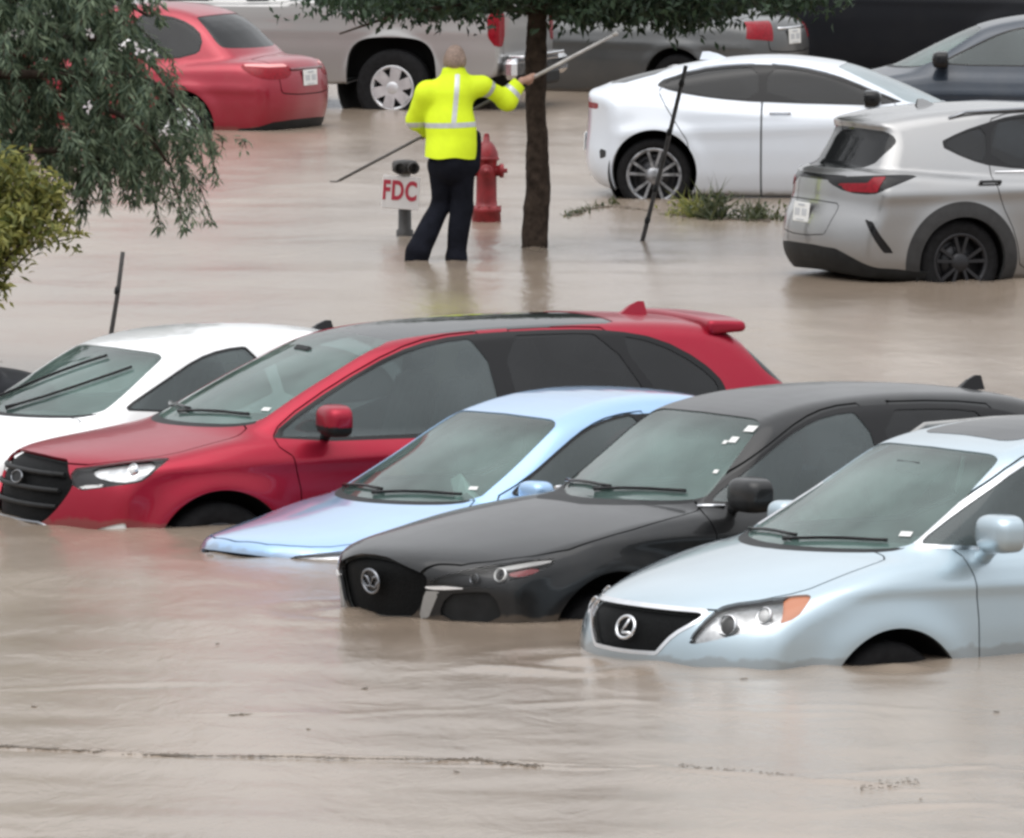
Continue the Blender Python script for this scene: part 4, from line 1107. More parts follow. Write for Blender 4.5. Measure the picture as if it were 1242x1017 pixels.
def make_rx():
    s = spec_rx()
    s.update(label='silver blue suv with a wide dark grille and amber tipped headlight, half under water', cat='suv', group='flooded cars parked in the front row')
    p = build_car(s); F, r = p['F'], p['root']
    for sd in (1, -1):
        k = 'headlight' + ('L' if sd > 0 else 'R')
        bulb(p[k], F, (2.09, .64 * sd, .842), .062, M['lamp_dark']); bulb(p[k], F, (1.93, .755 * sd, .905), .05, M['white_lens'])
        mirror(r, (.53, .86, 1.13), sd, (s['paint'], s['paint']), (.11, .15, .105) if sd > 0 else (.09, .10, .09), .18 if sd > 0 else .10, .15 if sd > 0 else .10, .085)
        b = MB(); P = [hitz(F, x, sd * .60)[0] + np.array([0, 0, .045 if 0 < i < 5 else .0]) for i, x in enumerate((-.02, -.12, -.6, -1.1, -1.6, -1.72))]
        b.tube(P, .018, 8); b.build('roof_rail', M['satin'], r)
    oval_ring(p['grille'], F, .0, .785, .082, .06, .010, M['chrome'], 'emblem', [[(.28, .80), (-.28, -.42), (-.20, -.52), (.72, -.50)], [(.28, .80), (.42, .70)]])
    wipers(r, F, [[(-.62, 1.20), (-.3, 1.225), (.02, 1.22)], [(-.02, 1.20), (.30, 1.225), (.60, 1.225)]])
    sticker(r, F, 3.2, .63, 1.265, .07, .045, M['paper'])
    b = MB(); b.box((0, 0, 0), (.05, .24, .07), Matrix.Translation((.42, 0, 1.56)), .02); b.build('rear_view_mirror', M['plastic'], r)
    for sd in (1, -1):
        handle(p.get('door0' + ('L' if sd > 0 else 'R')) or r, F, -.35, 1.03, sd, s['paint'])
    return p
def make_cx5():
    s = spec_cx5()
    s.update(label='black suv with winged chrome grille and thin headlights between two light blue cars', cat='suv', group='flooded cars parked in the front row')
    p = build_car(s); F, r = p['F'], p['root']
    for sd in (1, -1):
        k = 'headlight' + ('L' if sd > 0 else 'R')
        bulb(p[k], F, (2.02, .785 * sd, .86), .040, M['lamp_dark'], .012, (1, 0, 0), 'lamp_bulb', M['white_lens']); bulb(p[k], F, (2.13, .69 * sd, .845), .032, M['lamp_dark'], .02, (1, 0, 0), 'lamp_bulb', M['dark_chrome'])
        if sd > 0: mirror(r, (.46, .83, 1.17), sd, (s['paint'], M['plastic']), (.105, .15, .10), .19, .09, .05, True)
        q = on_line(F, [(.66, 1.178), (.52, 1.180)], 'y', .008); q = [np.array([a[0], sd * a[1], a[2]]) for a in q]
        b = MB(); b.tube(q, .010, 6); b.build('window_trim', M['chrome'], r)
    oval_ring(p['grille'], F, 0, .79, .085, .066, .009, M['dark_chrome'], 'emblem', [[(-.85, .50), (-.35, .35), (0, -.35), (.35, .35), (.85, .50)], [(-.95, .05), (-.5, -.5), (0, -.35), (.5, -.5), (.95, .05)]], M['gloss_black'])
    wipers(r, F, [[(-.60, 1.225), (-.3, 1.25), (.05, 1.245)], [(-.05, 1.225), (.25, 1.25), (.57, 1.25)]])
    sticker(r, F, 3.2, .53, 1.585, .075, .055, M['paper']); sticker(r, F, 3.2, .50, 1.525, .055, .05, M['paper']); sticker(r, F, 3.2, .46, 1.51, .03, .03, M['paper'])
    sticker(r, F, 3.2, .60, 1.36, .03, .03, M['paper'])
    b = MB(); b.box((0, 0, 0), (.05, .24, .07), Matrix.Translation((.22, 0, 1.53)), .02); b.build('rear_view_mirror', M['plastic'], r)
    fin(r, -1.72, 0, hitz(F, -1.72, 0)[0][2] - .006, M['gloss_black'], .20, .085)
    for sd in (1, -1): handle(p.get('door0' + ('L' if sd > 0 else 'R')) or r, F, -.48, 1.03, sd, s['paint'])
    return p
def make_edge():
    s = spec_edge()
    s.update(label='red suv with a dark glass roof and black grille, seen along its side', cat='suv', group='flooded cars parked in the front row')
    p = build_car(s); F, r = p['F'], p['root']
    for sd in (1, -1):
        k = 'headlight' + ('L' if sd > 0 else 'R')
        bulb(p[k], F, (1.93, .84 * sd, .955), .04, M['white_lens'], .01)
        if sd > 0: mirror(r, (.66, .90, 1.15), sd, (s['paint'], M['plastic']), (.105, .15, .098), .18, .10, .05, True)
    b = MB()
    for z in (.93, .83, .73): b.tube(on_line(F, [(y, z) for y in np.linspace(-.52, .52, 11)], 'x', -.012), .016, 6)
    b.build('grille_bars', M['plastic'], p['grille'])
    b = MB(); b.tube(on_line(F, [(y, .625 - .02 * (abs(y) > .4)) for y in np.linspace(-.48, .48, 11)], 'x', .004), .010, 6); b.build('bumper_strip', M['dark_chrome'], r)
    oval_ring(p['grille'], F, 0, .88, .09, .038, .005, M['dark_chrome'], 'emblem', [], M['plastic'])
    wipers(r, F, [[(-.62, 1.24), (-.3, 1.265), (.05, 1.26)], [(-.05, 1.24), (.30, 1.265), (.62, 1.262)]])
    sticker(r, F, 3.2, .66, 1.30, .06, .035, M['paper'])
    b = MB(); b.box((0, 0, 0), (.05, .24, .07), Matrix.Translation((.48, 0, 1.60)), .02); b.build('rear_view_mirror', M['plastic'], r)
    fin(r, -1.73, 0, hitz(F, -1.73, 0)[0][2] - .006, s['paint'], .20, .085, .05)
    # roof-edge spoiler
    def FS(x, y, z):
        zt = 1.735 - (x + 2.15) ** 2 * .12
        th = .028 + .02 * np.clip((x + 2.35) / .35, 0, 1)
        d = smax(np.abs(z - zt + .35 * np.abs(y) ** 3 * .25) - th, np.abs(y) - .60, .03)
        return smax(d, smax(-(x + 2.30 + .10 * y * y * -1), x + 2.0, .03), .04)
    blob('spoiler', FS, (-2.5, -.7, 1.5), (-1.9, .7, 1.85), .02, s['paint'], r)
    for sd in (1, -1):
        tl = None
        for i, x in ((0, -.36), (1, -1.42)): handle(p.get('door%d' % i + ('L' if sd > 0 else 'R')) or r, F, x, 1.02, sd, s['paint'])
    return p
def make_cor():
    s = spec_cor()
    s.update(label='pale blue sedan sunk to its bonnet between the red and the black suv', cat='car', group='flooded cars parked in the front row')
    p = build_car(s); F, r = p['F'], p['root']
    for sd in (1,): mirror(r, (.52, .76, .97), sd, (s['paint'], s['paint']), (.085, .11, .07), .13, .06, .04)
    wipers(r, F, [[(-.58, .985), (-.3, 1.01), (-.02, 1.005)], [(-.05, .985), (.25, 1.01), (.56, 1.005)]])
    sticker(r, F, 3.2, .56, 1.045, .055, .035, M['paper'])
    b = MB(); b.box((0, 0, 0), (.05, .22, .065), Matrix.Translation((.22, 0, 1.33)), .02); b.build('rear_view_mirror', M['plastic'], r)
    # white folded shape set on the dashboard
    V = [(.62, .18, .93), (.60, .10, 1.06), (.57, .16, 1.10), (.66, .34, 1.0), (.63, .42, .95), (.52, .30, .95)]
    link_mesh('white_fold', V, [(0, 1, 2), (0, 2, 3), (0, 3, 4), (2, 5, 4, 3), (0, 5, 2, 1)], M['paper'], r, smooth=False)
    return p
def make_white():
    s = spec_white()
    s.update(label='white car with raised dark wiper lines on its windscreen, behind the red suv', cat='car', group='flooded cars parked in the front row')
    p = build_car(s); F, r = p['F'], p['root']
    # long dark bars slanting across the glass, built as wipers
    wipers(r, F, [[(-.55, 1.06), (-.30, 1.15), (.0, 1.32), (.12, 1.38)], [(-.02, 1.06), (.22, 1.16), (.48, 1.33)]], .012)
    fin(r, -1.35, 0, hitz(F, -1.35, 0)[0][2] - .006, M['gloss_black'], .20, .07)
    return p
FRONT = [make_rx(), make_cx5(), make_edge(), make_cor(), make_white()]
# ------------------------------------------------------------------ cars parked at the back
M['paint_pale_blue'] = M.get('paint_pale_blue'); M['paint_red'] = M.get('paint_red'); M['paint_white'] = M.get('paint_white')
M['paint_grey'] = paint('warm_grey_paint', (.30, .30, .302), .85, .28)
M['paint_pearl'] = paint('pearl_white_paint', (.60, .645, .71), .0, .3)
M['paint_silver'] = paint('silver_paint', (.36, .355, .35), .5, .36)
M['paint_scarlet'] = paint('scarlet_paint', (.30, .010, .028), .5, .3, .3, .6)
M['paint_graphite'] = paint('graphite_paint', (.075, .078, .08), .4, .35, .3, .6)
M['paint_maroon'] = paint('maroon_paint', (.12, .02, .03), .3, .35)
M['paint_navy'] = paint('navy_paint', (.020, .030, .046), .3, .32, .3, .6, .4)
M['paint_coal'] = paint('coal_paint', (.008, .009, .012), .0, .6, .05, .05, .12)
BACK = 'cars parked at the back of the lot'
def make_nx():
    s = spec_nx(); s.update(label='warm silver suv seen from its rear corner with dark wheel arch trim', cat='suv', group=BACK)
    p = build_car(s); F, r = p['F'], p['root']
    plate(r, F, 0.02, .735, -1, .31, .16)
    for sd in (1, -1):
        handle(r, F, -1.08, .99, sd, M['gloss_black'])
        b = MB(); P = [hitz(F, x, sd * .57)[0] + np.array([0, 0, .03 if 0 < i < 4 else .0]) for i, x in enumerate((.1, 0, -.5, -1.15, -1.3))]
        b.tube(P, .014, 8); b.build('roof_rail', M['dark_chrome'], r)
        b = MB(); b.tube(on_line(F, [(x, 1.075) for x in (.7, .2, -.4, -1.0)], 'y', .004) if sd > 0 else [np.array([q[0], -q[1], q[2]]) for q in on_line(F, [(x, 1.075) for x in (.7, .2, -.4, -1.0)], 'y', .004)], .008, 6); b.build('window_trim', M['chrome'], r)
        mirror(r, (.52, .84, 1.06), sd, (s['paint'], M['plastic']), (.10, .13, .085), .16, .08, .05, True)
    fin(r, -1.25, 0, hitz(F, -1.25, 0)[0][2] - .006, s['paint'], .18, .06)
    return p
def make_prius():
    s = spec_prius(); s.update(label='pearl white sloping hatchback seen side on with dark windows', cat='car', group=BACK)
    p = build_car(s); F, r = p['F'], p['root']
    for sd in (1, -1):
        mirror(r, (.58, .80, 1.0), sd, (M['gloss_black'], M['gloss_black']), (.10, .13, .08), .14, .06, .045)
        handle(p.get('door0' + ('L' if sd > 0 else 'R')) or r, F, -.22, .92, sd, s['paint'])
    fin(r, -.85, 0, hitz(F, -.85, 0)[0][2] - .008, s['paint'], .30, .075, .06)
    plate(r, F, 0, .62, -1)
    return p
def make_truck():
    s = spec_truck(); s.update(label='silver pickup truck with red tail light and chrome rear bumper', cat='pickup truck', group=BACK)
    p = build_car(s); F, r = p['F'], p['root']
    b = MB(); b.box((-3.19, 0, .62), (.16, 1.96, .22), None, .05); b.box((-3.20, 0, .745), (.18, 1.5, .03), None, .01); b.build('rear_bumper', M['chrome'], r)
    b = MB(); b.box((-1.0, 0, .50), (4.6, 1.1, .16), None, .03); b.build('chassis_frame', M['plastic'], r)
    for sd in (1, -1): mirror(r, (.62, .95, 1.36), sd, (s['paint'], M['plastic']), (.10, .14, .14), .20, .10, .05)
    p2, n = hitr(F, 0, 1.2); b = MB(); b.box((p2[0] - .01, 0, 1.2), (.03, .26, .07), None, .01); b.build('tailgate_handle', M['plastic'], r)
    return p
def rear_sedan(pose, paint, label, hh=0., strip_mat=None, lens='red_lens', tl=None, **kw):
    s = spec_sedan(pose, paint, **kw); s.update(label=label, cat='car', group=BACK)
    f = proj_poly(tl or [(-2.36, .40, .96), (-2.24, .70, .965), (-2.05, .80, .97), (-2.0, .82, .94), (-2.14, .80, .83), (-2.28, .68, .80), (-2.38, .42, .82)], (-.75, .62, .1), 0 if tl else 1, 0, xlim(-3, -1.5))
    s['trims'] = s['trims'] + [dict(n='tail_light', f=f, mat=M[lens], inset=-.004, split=True),
        dict(n='bumper_diffuser', f=FW([(-.5, .38), (.55, .38), (.75, .32), (.85, .24), (.85, .1), (-.5, .1)], -3, -1.9, 1), mat=M['plastic'])]
    if strip_mat: s['trims'].append(dict(n='lamp_strip', f=proj_poly([(-2.34, .42, .965), (-2.24, .68, .97), (-2.05, .80, .975), (-2.05, .80, .945), (-2.24, .69, .93), (-2.34, .43, .93)], (-.75, .62, .1), 0, 0, xlim(-3, -1.5)), mat=M['lens_highlight'], split=True, over=('tail_light',), par='tail_light', inset=-.006))  # pale strip paints a highlight along the top of the tail lamp
    s['seams'] = [(FW([(-.5, 1.2), (.55, 1.2), (.55, .70), (.50, .64), (-.5, .63)], -3, -1.95, 1), .006)]
    p = build_car(s); F, r = p['F'], p['root']
    plate(r, F, 0, .80, -1)
    b = MB(); P = [hitr(F, y, .895)[0] + np.array([-.008, 0, 0]) for y in (-.36, -.2, 0, .2, .36)]
    b.tube(P, .016, 6); b.build('boot_strip', strip_mat or M['chrome'], r)
    for sd in (1, -1): mirror(r, (.52, .76, 1.0), sd, (paint, paint), (.085, .11, .07), .13, .06, .04)
    return p
REAR = [make_nx(), make_prius(), make_truck()]
REAR.append(rear_sedan((-4.20, 115, -.20, R(155)), M['paint_scarlet'], 'bright red sedan with its boot facing us, behind the leafy branches', 0, M['paint_maroon']))
REAR.append(rear_sedan((.95, 122.3, -.1, R(155)), M['paint_graphite'], 'dark grey sedan with one red tail light above the white hatchback roof', tl=[(-2.37, .50, 1.0), (-2.22, .80, 1.0), (-2.18, .82, .80), (-2.36, .52, .77)], style='pair'))
REAR.append(rear_sedan((-4.95, 122.5, -.05, R(160)), M['paint_maroon'], 'maroon sedan half hidden between the bright red sedan and the pickup', lens='deep_red_lens'))
def make_blue():
    s = spec_white(); s.update(pose=(4.72, 108.4, -.05, R(178)), paint=M['paint_navy'], h=.04, relax=1, seats=True, hood=None, doors=[], label='navy blue car at the right edge with a black door mirror', cat='car', group=BACK)
    p = build_car(s); F, r = p['F'], p['root']
    for sd in (1, -1): mirror(r, (.50, .78, 1.07), sd, (M['gloss_black'], M['plastic']), (.10, .13, .085), .14, .06, .045)
    return p
def make_coal():
    s = spec_edge(); s.update(pose=(4.35, 125.3, -.05, R(-8)), paint=M['paint_coal'], h=.045, relax=1, seats=False, label='black suv standing behind the dark grey sedan and the navy car', cat='suv', group=BACK)
    s['doors'] = []; s['hood'] = None
    p = build_car(s); F, r = p['F'], p['root']
    return p
def make_left():
    s = spec_white(); s.update(pose=(-5.32, 74.55, -.60, R(208)), paint=M['paint_coal'], seats=False, hood=None, doors=[], h=.034, label='dark car at the left edge showing only the slope of its roof', cat='car', group='flooded cars parked in the front row')
    return build_car(s)
def make_pale():
    s = spec_cx5(); s.update(pose=(-3.6, 128.5, -.05, R(165)), paint=M['paint_pearl'], h=.05, relax=1, seats=False, hood=None, doors=[], label='pale suv far behind the maroon sedan, only a strip of it showing', cat='suv', group=BACK)
    s['trims'] = s['trims'][-1:]
    return build_car(s)
REAR += [make_pale(), make_blue(), make_coal(), make_left()]
# ------------------------------------------------------------------ flood water and the ground under it
WZ = .08
def lines(lo, hi, mid0, mid1, d, far):
    a = list(np.arange(mid0, mid1, d)); x = mid0; s = d; l = []
    while x > lo: s *= 1.5; x -= s; l.append(max(x, lo))
    r = []; x = a[-1]; s = d
    while x < hi: s *= 1.5; x += s; r.append(min(x, hi))
    return l[::-1] + a + r
def make_water():
    xs = np.array(lines(-900, 900, -6.5, 6.5, .075, 0))
    ya = list(np.arange(48, 53, .055)) + list(np.arange(53, 58.5, .028)); y = ya[-1]; s = .055
    while y < 135: s = min(s * 1.02, .22); y += s; ya.append(y)
    while y < 1500: s *= 1.4; y += s; ya.append(y)
    y = 48.; s = .055; pre = []
    while y > -300: s *= 1.4; y -= s; pre.append(y)
    ys = np.array(pre[::-1] + ya)
    X, Y = np.meshgrid(xs, ys, indexing='ij')
    Z = np.zeros_like(X)
    near = sstep(-9, -6, X) * (1 - sstep(6, 9, X)) * sstep(40, 50, Y) * (1 - sstep(120, 140, Y))
    g = np.random.default_rng(3)
    # wind and flow ripples: many short wave trains, patchy
    def patch(sc):
        p = 0
        for _ in range(5):
            kx, ky = g.normal(0, 1, 2) * 2 * math.pi / sc; p = p + np.sin(X * kx + Y * ky * .5 + g.uniform(0, 6.3))
        return np.clip(.5 + p * .22, 0, 1)
    for lam, amp, n in ((3.2, .0042, 5), (1.3, .0016, 6), (.6, .0005, 6)):
        for _ in range(n):
            a = g.normal(1.35, .45); l = lam * g.uniform(.7, 1.4)
            k = 2 * math.pi / l
            ph = k * (X * math.cos(a) + Y * math.sin(a)) + g.uniform(0, 6.3) + 1.2 * np.sin(X * g.uniform(.3, .9) + g.uniform(0, 6)) + .8 * np.sin(Y * g.uniform(.2, .6) + g.uniform(0, 6))
            Z += amp * np.sin(ph) * patch(7.) * near
    # standing seams where currents meet: long low crests
    def crest(pts, h, w, lop=.0):
        nonlocal Z
        P = np.array([ground(u, v, WZ)[:2] for u, v in pts])
        t = np.interp(X, P[:, 0], P[:, 1])
        inside = sstep(P[0, 0] - .3, P[0, 0] + .25, X) * (1 - sstep(P[-1, 0] - .25, P[-1, 0] + .3, X))
        wob = .05 * np.sin(X * 4.1) + .035 * np.sin(X * 11.3 + 1.) + .015 * np.sin(X * 27. + 2)
        d = (Y - t - wob) / w
        amp = h * (.75 + .25 * np.sin(X * 5.3 + h * 900))
        Z = Z + amp * inside * np.exp(-d * d) - .35 * amp * inside * np.exp(-((d + 1.6) / 1.3) ** 2)
    crest([(-60, 906), (60, 909), (200, 915), (330, 918), (480, 919), (560, 921), (660, 928)], .014, .05)
    crest([(560, 926), (640, 930), (720, 934)], .012, .05)
    crest([(790, 930), (900, 938), (1000, 946), (1100, 958)], .012, .06)
    crest([(420, 868), (500, 862), (600, 858), (760, 850), (860, 862), (1000, 866)], .006, .12)
    crest([(830, 852), (980, 856), (1150, 864), (1300, 860)], .005, .12)
    crest([(0, 838), (90, 832), (200, 826), (260, 829)], .006, .10)
    crest([(270, 868), (300, 866), (330, 868)], .014, .06)
    crest([(1060, 940), (1120, 934), (1180, 930), (1260, 934)], .012, .10)
    crest([(1040, 985), (1120, 978), (1190, 975), (1270, 984)], .012, .10)
    crest([(500, 815), (580, 808), (700, 818)], .008, .12)
    crest([(-40, 1000), (20, 1012), (60, 1030)], .02, .10)
    crest([(300, 292), (420, 286), (560, 290), (640, 300)], .012, .22)
    crest([(0, 345), (120, 352), (260, 348)], .012, .22)
    crest([(190, 345), (290, 341), (400, 345)], .010, .22)
    crest([(560, 330), (660, 335), (760, 331)], .010, .22)
    crest([(300, 228), (390, 222), (470, 226)], .010, .3)
    # bow waves and eddies round what stands in the flow
    def eddy(u, v, r, h, n=2.2):
        nonlocal Z
        p = ground(u, v, WZ); d = np.hypot((X - p[0]), (Y - p[1]) * .8)
        Z = Z + h * np.exp(-(d / r) ** 2) * np.cos(d / r * math.pi * n)
    for u, v, r, h in ((648, 302, .5, .02), (551, 317, .35, .02), (512, 313, .35, .018), (491, 286, .3, .012), (590, 268, .3, .01), (780, 293, .2, .015), (1090, 806, .5, .012), (700, 800, .6, .014), (420, 742, .6, .014),
                       (1172, 340, .5, .015), (265, 672, .5, .012), (620, 745, .5, .010), (60, 640, .6, .012), (880, 812, .6, .010)):
        eddy(u, v, r, h)
    V = np.stack([X, Y, Z + WZ], -1).reshape(-1, 3)
    nx, ny = len(xs), len(ys)
    i, j = np.meshgrid(np.arange(nx - 1), np.arange(ny - 1), indexing='ij')
    a = (i * ny + j).ravel()
    Q = np.stack([a, a + ny, a + ny + 1, a + 1], 1)
    m, nt, out = new_mat('muddy_water')
    b = nd(nt, 'ShaderNodeBsdfPrincipled', Roughness=.16, IOR=1.33)
    geo = nd(nt, 'ShaderNodeNewGeometry')
    mp = nd(nt, 'ShaderNodeMapping'); mp.inputs['Scale'].default_value = (.30, .10, 1)
    nt.links.new(geo.outputs['Position'], mp.inputs['Vector'])
    n1 = nd(nt, 'ShaderNodeTexNoise', Scale=1., Detail=5., Roughness=.6, Distortion=1.5)
    nt.links.new(mp.outputs[0], n1.inputs['Vector'])
    r = nd(nt, 'ShaderNodeValToRGB'); r.color_ramp.elements[0].position = .3; r.color_ramp.elements[1].position = .72
    r.color_ramp.elements[0].color = (.222, .174, .134, 1); r.color_ramp.elements[1].color = (.30, .247, .198, 1)
    nt.links.new(n1.outputs['Fac'], r.inputs['Fac']); nt.links.new(r.outputs['Color'], b.inputs['Base Color'])
    mr = nd(nt, 'ShaderNodeMapRange'); mr.inputs['To Min'].default_value = .10; mr.inputs['To Max'].default_value = .30
    nt.links.new(n1.outputs['Fac'], mr.inputs['Value']); nt.links.new(mr.outputs[0], b.inputs['Roughness'])
    mp2 = nd(nt, 'ShaderNodeMapping'); mp2.inputs['Scale'].default_value = (1.5, .55, 1); mp2.inputs['Rotation'].default_value = (0, 0, .25)
    nt.links.new(geo.outputs['Position'], mp2.inputs['Vector'])
    n2 = nd(nt, 'ShaderNodeTexNoise', Scale=1.8, Detail=6., Roughness=.62, Distortion=.8)
    nt.links.new(mp2.outputs[0], n2.inputs['Vector'])
    bp = nd(nt, 'ShaderNodeBump', Strength=.40, Distance=.03)
    nt.links.new(n2.outputs['Fac'], bp.inputs['Height'])
    mp3 = nd(nt, 'ShaderNodeMapping'); mp3.inputs['Scale'].default_value = (3.2, 1.1, 1); mp3.inputs['Rotation'].default_value = (0, 0, -.3)
    nt.links.new(geo.outputs['Position'], mp3.inputs['Vector'])
    n3 = nd(nt, 'ShaderNodeTexNoise', Scale=2.4, Detail=5., Roughness=.6, Distortion=.5); nt.links.new(mp3.outputs[0], n3.inputs['Vector'])
    bp3 = nd(nt, 'ShaderNodeBump', Strength=.35, Distance=.012); nt.links.new(n3.outputs['Fac'], bp3.inputs['Height']); nt.links.new(bp.outputs['Normal'], bp3.inputs['Normal'])
    nt.links.new(bp3.outputs['Normal'], b.inputs['Normal'])
    nt.links.new(b.outputs[0], out.inputs[0])
    o = link_mesh('water', V, Q, m); o['kind'] = 'structure'
    gm = simple('asphalt', (.05, .05, .05), .85, 0, .3, 3)
    g2 = link_mesh('ground', [(-900, -300, -.75), (900, -300, -.75), (900, 1500, -.75), (-900, 1500, -.75)], [(0, 1, 2, 3)], gm, smooth=False); g2['kind'] = 'structure'
make_water()

def flecks():
    """small dark bits that draw thin dark lines on the water, some strewn loose"""
    g = np.random.default_rng(21); V = []; Fc = []
    def bit(p, L, w, h, a):
        ca, sa = math.cos(a), math.sin(a); b = len(V)
        for i in (-1, 1):
            for j in (-1, 1):
                for k in (-1, 1):
                    x, y = i * L / 2 * (1 if k < 0 else .8), j * w / 2
                    V.append((p[0] + x * ca - y * sa, p[1] + x * sa + y * ca, p[2] + k * h / 2 + .3 * x * .1))
        Fc.extend([(b, b + 1, b + 3, b + 2), (b + 4, b + 6, b + 7, b + 5), (b, b + 4, b + 5, b + 1), (b + 2, b + 3, b + 7, b + 6), (b, b + 2, b + 6, b + 4), (b + 1, b + 5, b + 7, b + 3)])
    def drift(pts, n, spread, big=1.):
        P = chaikin(np.array([ground(u, v, WZ + .006) for u, v in pts]), 3, False)
        d = np.concatenate([[0], np.cumsum(np.linalg.norm(np.diff(P, axis=0), axis=1))])
        for t in g.uniform(0, d[-1], n):
            p = np.array([np.interp(t, d, P[:, k]) for k in range(3)])
            p[1] += g.normal(0, spread); p[0] += g.normal(0, .02)
            bit(p, big * g.uniform(.015, .055), big * g.uniform(.005, .014), big * g.uniform(.004, .009), g.normal(0, .5))
    drift([(-30, 903), (40, 907), (90, 909), (150, 913), (240, 917)], 1000, .02, .5)  # dark flecks laid along the foreground crest to draw its line
    drift([(240, 917), (330, 917), (420, 920), (520, 921), (570, 921)], 420, .02, .45)
    drift([(570, 919), (610, 926), (655, 929)], 150, .025, .5)
    drift([(278, 868), (302, 866)], 40, .02, .6)
    drift([(820, 928), (880, 934), (960, 940)], 60, .05, .4)
    drift([(1040, 958), (1080, 950), (1110, 946)], 60, .08, .4)
    drift([(690, 262), (705, 256), (722, 252), (742, 250)], 80, .10, 1.6); drift([(740, 250), (830, 262), (940, 268)], 90, .12, 1.6)
    for _ in range(24):
        u, v = g.uniform(0, 1242), g.uniform(300, 1000); p = ground(u, v, WZ + .006); bit(p, g.uniform(.015, .05), g.uniform(.006, .014), .006, g.uniform(0, 3))
    m = simple('dark_flecks', (.15, .125, .10), .6, 0, .4, 30)
    o = link_mesh('floating_flecks', V, Fc, m, smooth=False); tag(o, 'small dark flecks in thin lines on the brown water', 'flecks', None, 'stuff')
flecks()
# ------------------------------------------------------------------ street furniture, trees, plants
def gp(u, v): return Vector(ground(u, v, WZ))
M['red_iron'] = simple('red_iron', (.22, .013, .018), .45, 0, .35, 9, .25, 30)
M['post_dark'] = simple('dark_post', (.045, .043, .042), .6, 0, .3, 10, .2)
M['post_pale'] = simple('pale_pipe', (.50, .47, .43), .6, 0, .15, 8, .1)
M['sign_white'] = simple('sign_white', (.74, .72, .72), .45, 0, .05, 6)
M['sign_red'] = simple('sign_red', (.45, .03, .06), .5)
M['stake'] = simple('dark_stake', (.035, .033, .032), .65, 0, .35, 12, .2)

def hydrant():
    p = gp(590, 269); root = empty('fire_hydrant', (p.x, p.y, WZ - .12))
    tag(root, 'red fire hydrant standing in the flood behind the man in the yellow jacket', 'hydrant')
    b = MB()
    b.lathe([(0.001, 0), (.135, 0), (.135, .05), (.125, .20), (.132, .205), (.132, .245), (.118, .25), (.098, .26), (.092, .30), (.088, .62), (.094, .635), (.094, .66), (.112, .665), (.112, .69), (.100, .695), (.001, .70)], 28)
    b.build('barrel', M['red_iron'], root)
    b = MB(); b.lathe([(.105, .695), (.098, .74), (.075, .79), (.045, .825), (.03, .83), (.028, .87), (.001, .87)], 24); b.lathe([(.03, .86), (.022, .90), (.001, .90)], 5, None, False)
    b.build('bonnet', M['red_iron'], root)
    for a in (0, 180, 270):
        b = MB(); Mx = Matrix.Translation((0, 0, .57)) @ Matrix.Rotation(R(a), 4, 'Z') @ Matrix.Rotation(R(90), 4, 'Y')
        b.lathe([(.05, .06), (.05, .115), (.062, .118), (.062, .15), (.05, .155), (.02, .157), (.02, .185), (.001, .185)], 18, Mx)
        b.build('nozzle_cap', M['red_iron'], root)
    for k in range(8):
        a = k * math.pi / 4 + .2; b = MB(); b.lathe([(.001, .258), (.012, .258), (.012, .246)], 6, Matrix.Translation((.122 * math.cos(a), .122 * math.sin(a), 0)), False)
        b.build('flange_bolt', M['red_iron'], root)
hydrant()

def fdc():
    p = gp(491, 285); root = empty('fire_connection_post', (p.x, p.y, WZ - .15), (0, 0, R(8)))
    tag(root, 'short post with black cap and white sign reading FDC in red letters', 'sign post')
    b = MB(); b.lathe([(.001, 0), (.075, 0), (.075, .19), (.058, .20), (.056, .40), (.05, .40)], 24); b.build('post', M['post_dark'], root)
    b = MB(); b.lathe([(.052, .38), (.05, .70), (.001, .70)], 20); b.build('pipe', M['post_pale'], root)
    b = MB()
    b.lathe([(.001, .69), (.085, .69), (.11, .705), (.112, .77), (.10, .79), (.05, .80), (.001, .80)], 24)
    for sx in (-1, 1): b.lathe([(.001, 0), (.05, 0), (.055, .015), (.055, .05), (.04, .055)], 16, Matrix.Translation((sx * .06, -.075, .735)) @ Matrix.Rotation(R(90), 4, 'X'))
    b.build('cap', M['post_dark'], root)
    Mx = Matrix.Translation((-.045, -.085, .52)) @ Matrix.Rotation(R(4), 4, 'Y') @ Matrix.Rotation(R(-12), 4, 'Z')
    b = MB(); b.box((0, 0, 0), (.325, .012, .285), Mx, .005); sg = b.build('sign_panel', M['sign_white'], root)
    for k in ((-.14, .12), (.14, .12), (-.14, -.12), (.14, -.12)):
        pass
    cu = bpy.data.curves.new('lettering', 'FONT'); cu.body = 'FDC'; cu.size = .21; cu.align_x = 'CENTER'; cu.align_y = 'CENTER'; cu.extrude = .002; cu.offset = .0075; cu.space_character = 1.12
    t = bpy.data.objects.new('tmp_text', cu); COL.objects.link(t)
    me = bpy.data.meshes.new_from_object(t.evaluated_get(bpy.context.evaluated_depsgraph_get())); bpy.data.objects.remove(t)
    me.materials.clear(); me.materials.append(M['sign_red']); me.name = 'lettering'
    o = bpy.data.objects.new('lettering', me); COL.objects.link(o); o.parent = sg
    o.matrix_local = Mx @ Matrix.Translation((-.012, -.0085, .01)) @ Matrix.Rotation(R(90), 4, 'X') @ Matrix.Diagonal((.70, 1.08, 1, 1))
fdc()

